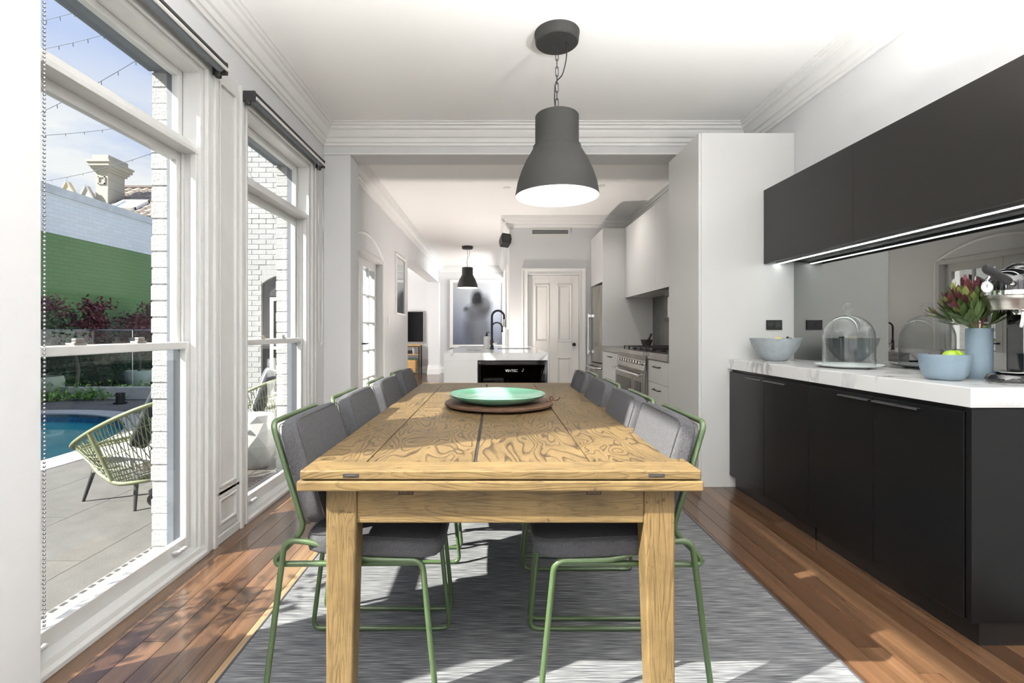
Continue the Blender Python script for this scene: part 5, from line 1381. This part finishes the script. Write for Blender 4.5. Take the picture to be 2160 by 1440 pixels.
# planting
rng = random.Random(42)
hd = thing('garden_hedge', 'dense dark green clipped hedge along the boundary wall', 'hedge', (-8.62, 10.8, GZ))
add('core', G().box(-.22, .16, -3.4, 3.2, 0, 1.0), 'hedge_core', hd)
add('foliage', G().leaves(rng, 9000, lambda: (rng.uniform(-.05, .26) if rng.random() < .7 else rng.uniform(-.28, .26), rng.uniform(-3.5, 3.3), rng.uniform(.02, 1.05) if rng.random() < .75 else rng.uniform(.95, 1.15)), .09, .55), 'hedge', hd, kind='stuff')
def maple(loc, h, spread, n, label, seed):
    r = random.Random(seed)
    t_ = thing('japanese_maple', label, 'tree', loc, group='red maples before the green wall')
    tips = []
    g = G()
    g.tube([(0, 0, 0), (.05, .02, h * .25), (-.03, .04, h * .45)], [.05, .04, .032], 8)
    for k in range(9):
        a = k * 2.4; L = spread * r.uniform(.5, 1)
        e = Vector((L * math.cos(a), L * math.sin(a), h * r.uniform(.62, 1.0)))
        mid = Vector((e.x * .45, e.y * .45, h * r.uniform(.5, .65)))
        g.tube([(-.03, .04, h * .42), mid, e], [.022, .014, .005], 6); tips += [e, (mid + e) / 2]
    add('trunk', g, 'bark', t_, smooth=60)
    def pos():
        e = r.choice(tips); return (e.x + r.gauss(0, spread * .20), e.y + r.gauss(0, spread * .20), e.z + r.gauss(0, h * .045))
    add('crown', G().leaves(r, n, pos, .10, .38), 'maple', t_, kind='stuff')
maple((-8.05, 9.35, GZ), 1.75, .62, 3200, 'red-leaved maple tree on the pool side of the green wall', 1)
maple((-8.0, 11.6, GZ), 1.85, .75, 3600, 'darker red-leaved maple tree nearest the white brick pier', 2)
maple((-8.3, 7.95, GZ), 1.55, .45, 2200, 'red-leaved maple tree beside the blind chain', 3)
def planter(loc, r, h, mat, label, trunk_h, seed):
    rr = random.Random(seed)
    p = thing('round_planter', label, 'planter', loc)
    add('pot', G().lathe([(0, 0), (r * .55, 0), (r * .75, h * .12), (r * .97, h * .5), (r, h * .8), (r * .93, h), (r * .86, h), (r * .88, h * .8), (0, h * .78)], 40, cap=False), mat, p, smooth=50)
    add('soil', G().lathe([(0, h * .86), (r * .87, h * .86)], 32, cap=False), 'soil', p)
    tr = thing('planter_tree', 'slim small-leaved tree growing in the ' + label, 'tree', (loc[0], loc[1], loc[2] + h * .86))
    P = [(0, 0, 0), (.03, 0, trunk_h * .4), (-.02, .02, trunk_h * .7), (.02, 0, trunk_h)]
    add('trunk', G().tube(P, [.03, .025, .022, .015], 8), 'bark', tr, smooth=60)
    add('crown', G().leaves(rr, 900, lambda: (rr.gauss(0, r * .8), rr.gauss(0, r * .8), trunk_h + rr.gauss(.15, .14)), .09, .5), 'maple' if seed == 8 else 'hedge', tr, kind='stuff')
planter((-7.62, 10.45, GZ), .26, .36, 'planter_white', 'white bowl planter beside the glass fence', .62, 8)
planter((-7.98, 8.62, GZ), .30, .40, 'planter_terra', 'sandy bowl planter at the hedge end', .75, 9)
for k in range(9):
    r2 = random.Random(60 + k)
    lp = thing('ground_plant', 'low bright green ground plant in the bed beyond the pool', 'plant', (-7.9 + .28 * k, 8.35 + .10 * k + r2.uniform(-.1, .1), GZ), group='low plants beyond the pool')
    add('foliage', G().leaves(r2, 220, lambda: (r2.gauss(0, .13), r2.gauss(0, .10), abs(r2.gauss(.06, .07))), .08, .4, .6), 'plant_bright', lp, kind='stuff')
bd = add('garden_edging', G().box(-8.2, -5.2, 8.62, 8.72, GZ - .01, .16), 'coping', label='pale low garden edging behind the ground plants', cat='edging', bevel=.01)
fence = [((-7.9, 7.6), (-7.2, 9.7)), ((-7.19, 9.73), (-6.4, 12.1))]
for k, (p, q) in enumerate(fence):
    f = thing('glass_fence_panel', ['frameless glass pool fence panel before the hedge', 'frameless glass pool fence panel before the white planter'][k], 'glass fence', (0, 0, GZ), group='pool fence panels')
    dx, dy = q[0] - p[0], q[1] - p[1]; L = math.hypot(dx, dy); nx, ny = -dy / L * .006, dx / L * .006
    add('pane', G().hexa([(p[0] - nx, p[1] - ny, .06), (q[0] - nx, q[1] - ny, .06), (q[0] + nx, q[1] + ny, .06), (p[0] + nx, p[1] + ny, .06)], [(p[0] - nx, p[1] - ny, 1.22), (q[0] - nx, q[1] - ny, 1.22), (q[0] + nx, q[1] + ny, 1.22), (p[0] + nx, p[1] + ny, 1.22)]), 'fence_glass', f)
    add('top_edge', G().tube([(p[0], p[1], 1.221), (q[0], q[1], 1.221)], .006, 4), 'alu', f)
    add('side_edge', G().tube([(q[0], q[1], .06), (q[0], q[1], 1.22)], .008, 4), 'alu', f)
    for u in (.15, .85): add('spigot', G().box(p[0] + dx * u - .03, p[0] + dx * u + .03, p[1] + dy * u - .03, p[1] + dy * u + .03, 0, .16), 'black_matte', f, bevel=.005)
    if k == 0: add('latch_clamp', G().box(q[0] - .05, q[0] + .09, q[1] - .03, q[1] + .05, 1.0, 1.07), 'alu', f, bevel=.005)
bo = thing('bollard_light', 'short black bollard light on the pool surround', 'garden light', (-6.25, 8.15, GZ))
add('post', G().lathe([(.0, 0), (.10, 0), (.10, .012), (.065, .014), (.065, .17), (.0, .175)], 24, cap=False), 'black_matte', bo, smooth=40)
add('lens', G().box(-.05, .05, -.068, -.05, .12, .15), 'leg_dark', bo)
# leafy tub just outside the near window; its shade falls on the floor
pt = thing('patio_shrub', 'leafy potted shrub outside the first sash window', 'shrub', (-2.34, 1.47, GZ))
add('pot', G().lathe([(0, 0), (.12, 0), (.16, .28), (.165, .32), (.145, .32), (.14, .28), (0, .27)], 32, cap=False), 'planter_white', pt, smooth=40)
r3 = random.Random(77)
g = G(); tips = []
for k in range(10):
    a = k * 2.4; e = Vector((.24 * math.cos(a) * r3.uniform(.4, 1), .24 * math.sin(a) * r3.uniform(.4, 1), r3.uniform(.92, 1.36)))
    g.tube([(0, 0, .27), (e.x * .4, e.y * .4, e.z * .6), e], [.010, .007, .003], 6); tips += [e, Vector((0, 0, .27)).lerp(e, .8)]
add('stems', g, 'bark', pt, smooth=60)
def pos3():
    e = r3.choice(tips); return (e.x + r3.gauss(0, .06), e.y + r3.gauss(0, .06), e.z + r3.gauss(0, .05))
add('foliage', G().leaves(r3, 230, pos3, .085, .36), 'hedge', pt, kind='stuff')
# shrub outside the glazed kitchen doors
ks = thing('courtyard_shrub', 'bright green shrub outside the glazed kitchen doors', 'shrub', (-2.55, 7.55, GZ))
r4 = random.Random(78)
add('stems', G().tube([(0, 0, 0), (.05, .05, .5), (.1, -.05, .9)], [.03, .02, .01], 6).tube([(0, 0, 0), (-.15, .05, .45), (-.25, .1, .85)], [.025, .018, .01], 6).tube([(0, 0, 0), (.15, -.1, .4), (.25, -.15, .8)], [.025, .018, .01], 6), 'bark', ks, smooth=60)
add('foliage', G().leaves(r4, 2600, lambda: (max(-.5, min(.5, r4.gauss(0, .22))), max(-.5, min(.5, r4.gauss(0, .22))), min(1.5, abs(r4.gauss(.75, .28)))), .09, .45), 'plant_bright', ks, kind='stuff')
# ================================================================== NEIGHBOURING HOUSE
nh = thing('neighbour_house', 'neighbouring house with tiled roof and cream chimney above the boundary wall', 'house', (-11.3, 14.2, -.06))
add('house_wall', G().box(-1.6, 2.0, -.6, 3.0, 0, 4.4), 'chimney_cream', nh)
y0, z0, y1, z1 = -1.0, 4.25, 1.3, 5.70
rf = add('roof', G().prism([(y0, z0), (y1, z1), (3.6, z0), (3.6, z0 - .1), (y1, z1 - .12), (y0, z0 - .1)], 'x', -1.15, 2.1), 'roof_dark', nh)
ang = math.atan2(z1 - z0, y1 - y0); sl = math.hypot(y1 - y0, z1 - z0)
tm = mesh_of(G().prism([(-.14, .0), (-.10, .045), (-.04, .06), (.03, .055), (.09, .02), (.14, .0), (.14, -.02), (-.14, -.02)], 'y', 0, .36), 'roof_tile'); tm.materials.append(MATS['roof_tile'])
nr, nc = 8, 12
for r_ in range(nr):
    for c in range(nc):
        u = (r_ * .335) / sl
        xx = -1.02 + c * .27
        if xx < -1.15 + u * .9: continue
        o = add('roof_tile', tm, 'roof_tile', rf, loc=(xx, y0 + (y1 - y0) * u, z0 + (z1 - z0) * u + .03), rot=(ang - .05, 0, 0))
add('ridge_cap', G().tube([(-.4, y1, z1 + .05), (2.1, y1, z1 + .05)], .09, 8), 'roof_dark', rf)
cx, cy = .2, -.2
chm = add('chimney', G().box(cx - .34, cx, cy, cy + .64, 4.2, 5.86), 'chimney_cream', nh)
for (o_, za, zb) in [(.05, 5.78, 5.85), (.09, 5.85, 5.92), (.14, 5.92, 6.02), (.17, 6.02, 6.07), (.06, 6.07, 6.24)]:
    add('cornice', G().box(cx - .34 - o_, cx + o_, cy - o_, cy + .64 + o_, za, zb), 'chimney_cream', chm)
for (xa, xb, ya, yb) in [(cx - .27, cx - .07, cy - .012, cy)]:
    add('square_panel', G().box(xa, xa + .03, ya - .015, yb, 5.42, 5.64).box(xb - .03, xb, ya - .015, yb, 5.42, 5.64).box(xa, xb, ya - .015, yb, 5.61, 5.64).box(xa, xb, ya - .015, yb, 5.42, 5.45), 'chimney_cream', chm)
add('string_course', G().box(cx, cx + .012, cy + .08, cy + .56, 5.56, 5.60).box(cx, cx + .012, cy + .0, cy + .64, 5.30, 5.33), 'chimney_cream', chm)
for (gx, gz, gw, mt) in [(-.85, 5.46, .42, 'gable_yellow'), (-.30, 5.34, .40, 'chimney_cream')]:
    q = add('gable', G().prism([(gx - gw, gz - .75), (gx + gw, gz - .75), (gx, gz)], 'y', -.35, -.2), mt, nh)
    add('barge_board', G().tube([(gx - gw, -.36, gz - .74), (gx, -.36, gz + .02), (gx + gw, -.36, gz - .74)], .035, 4), 'frame_white', q)
sk_ = add('skylight', G().box(0, .75, 0, .06, -.02, .10).box(0, .75, .64, .70, -.02, .10).box(0, .06, 0, .70, -.02, .10).box(.69, .75, 0, .70, -.02, .10), 'frame_white', nh, loc=(.55, -.62, 4.55), rot=(ang, 0, 0))
add('skylight_pane', G().box(.06, .69, .06, .64, .03, .05), 'skylight', sk_)
# festoon cables over the patio
def P3(x, y, d): return Vector(((x - 1044) * d / 1030, d, 1.15 + (698 - y) * d / 1030))
FS = [(P3(30, 388, 9.3), P3(450, 268, 8.15), .18, 'lowest festoon cable, dipping over the boundary wall to the wing'),
      (P3(30, 288, 6.2), P3(450, 226, 8.17), .10, 'festoon cable second from the wall, almost level'),
      (P3(30, 262, 4.9), P3(440, 30, 3.35), .05, 'steepest festoon cable rising to the house eave'),
      (P3(30, 113, 4.6), P3(440, -2, 3.3), .05, 'festoon cable high in the blue sky above the steepest one'),
      (P3(30, 56, 4.3), P3(440, -80, 3.2), .05, 'topmost festoon cable at the upper window corner')]
for k, (a, b, sag, lb) in enumerate(FS):
    f = thing('festoon_cable', lb, 'string lights', a, group='festoon cables over the patio')
    pts = []
    for j in range(25):
        u = j / 24; p = a.lerp(b, u) - a; p.z -= sag * 4 * u * (1 - u); pts.append(p)
    add('wire', G().tube(pts, .0032 * (a.y / 6), 5), 'string_wire', f, smooth=60)
    bm_ = mesh_of(G().tube([(0, 0, 0), (.003, 0, -.02), (.004, 0, -.036)], [.0035, .004, .002], 5), 'bulb_socket'); bm_.materials.append(MATS['string_wire'])
    for j in range(1, 24, 2): add('bulb_socket', bm_, 'string_wire', f, loc=pts[j])
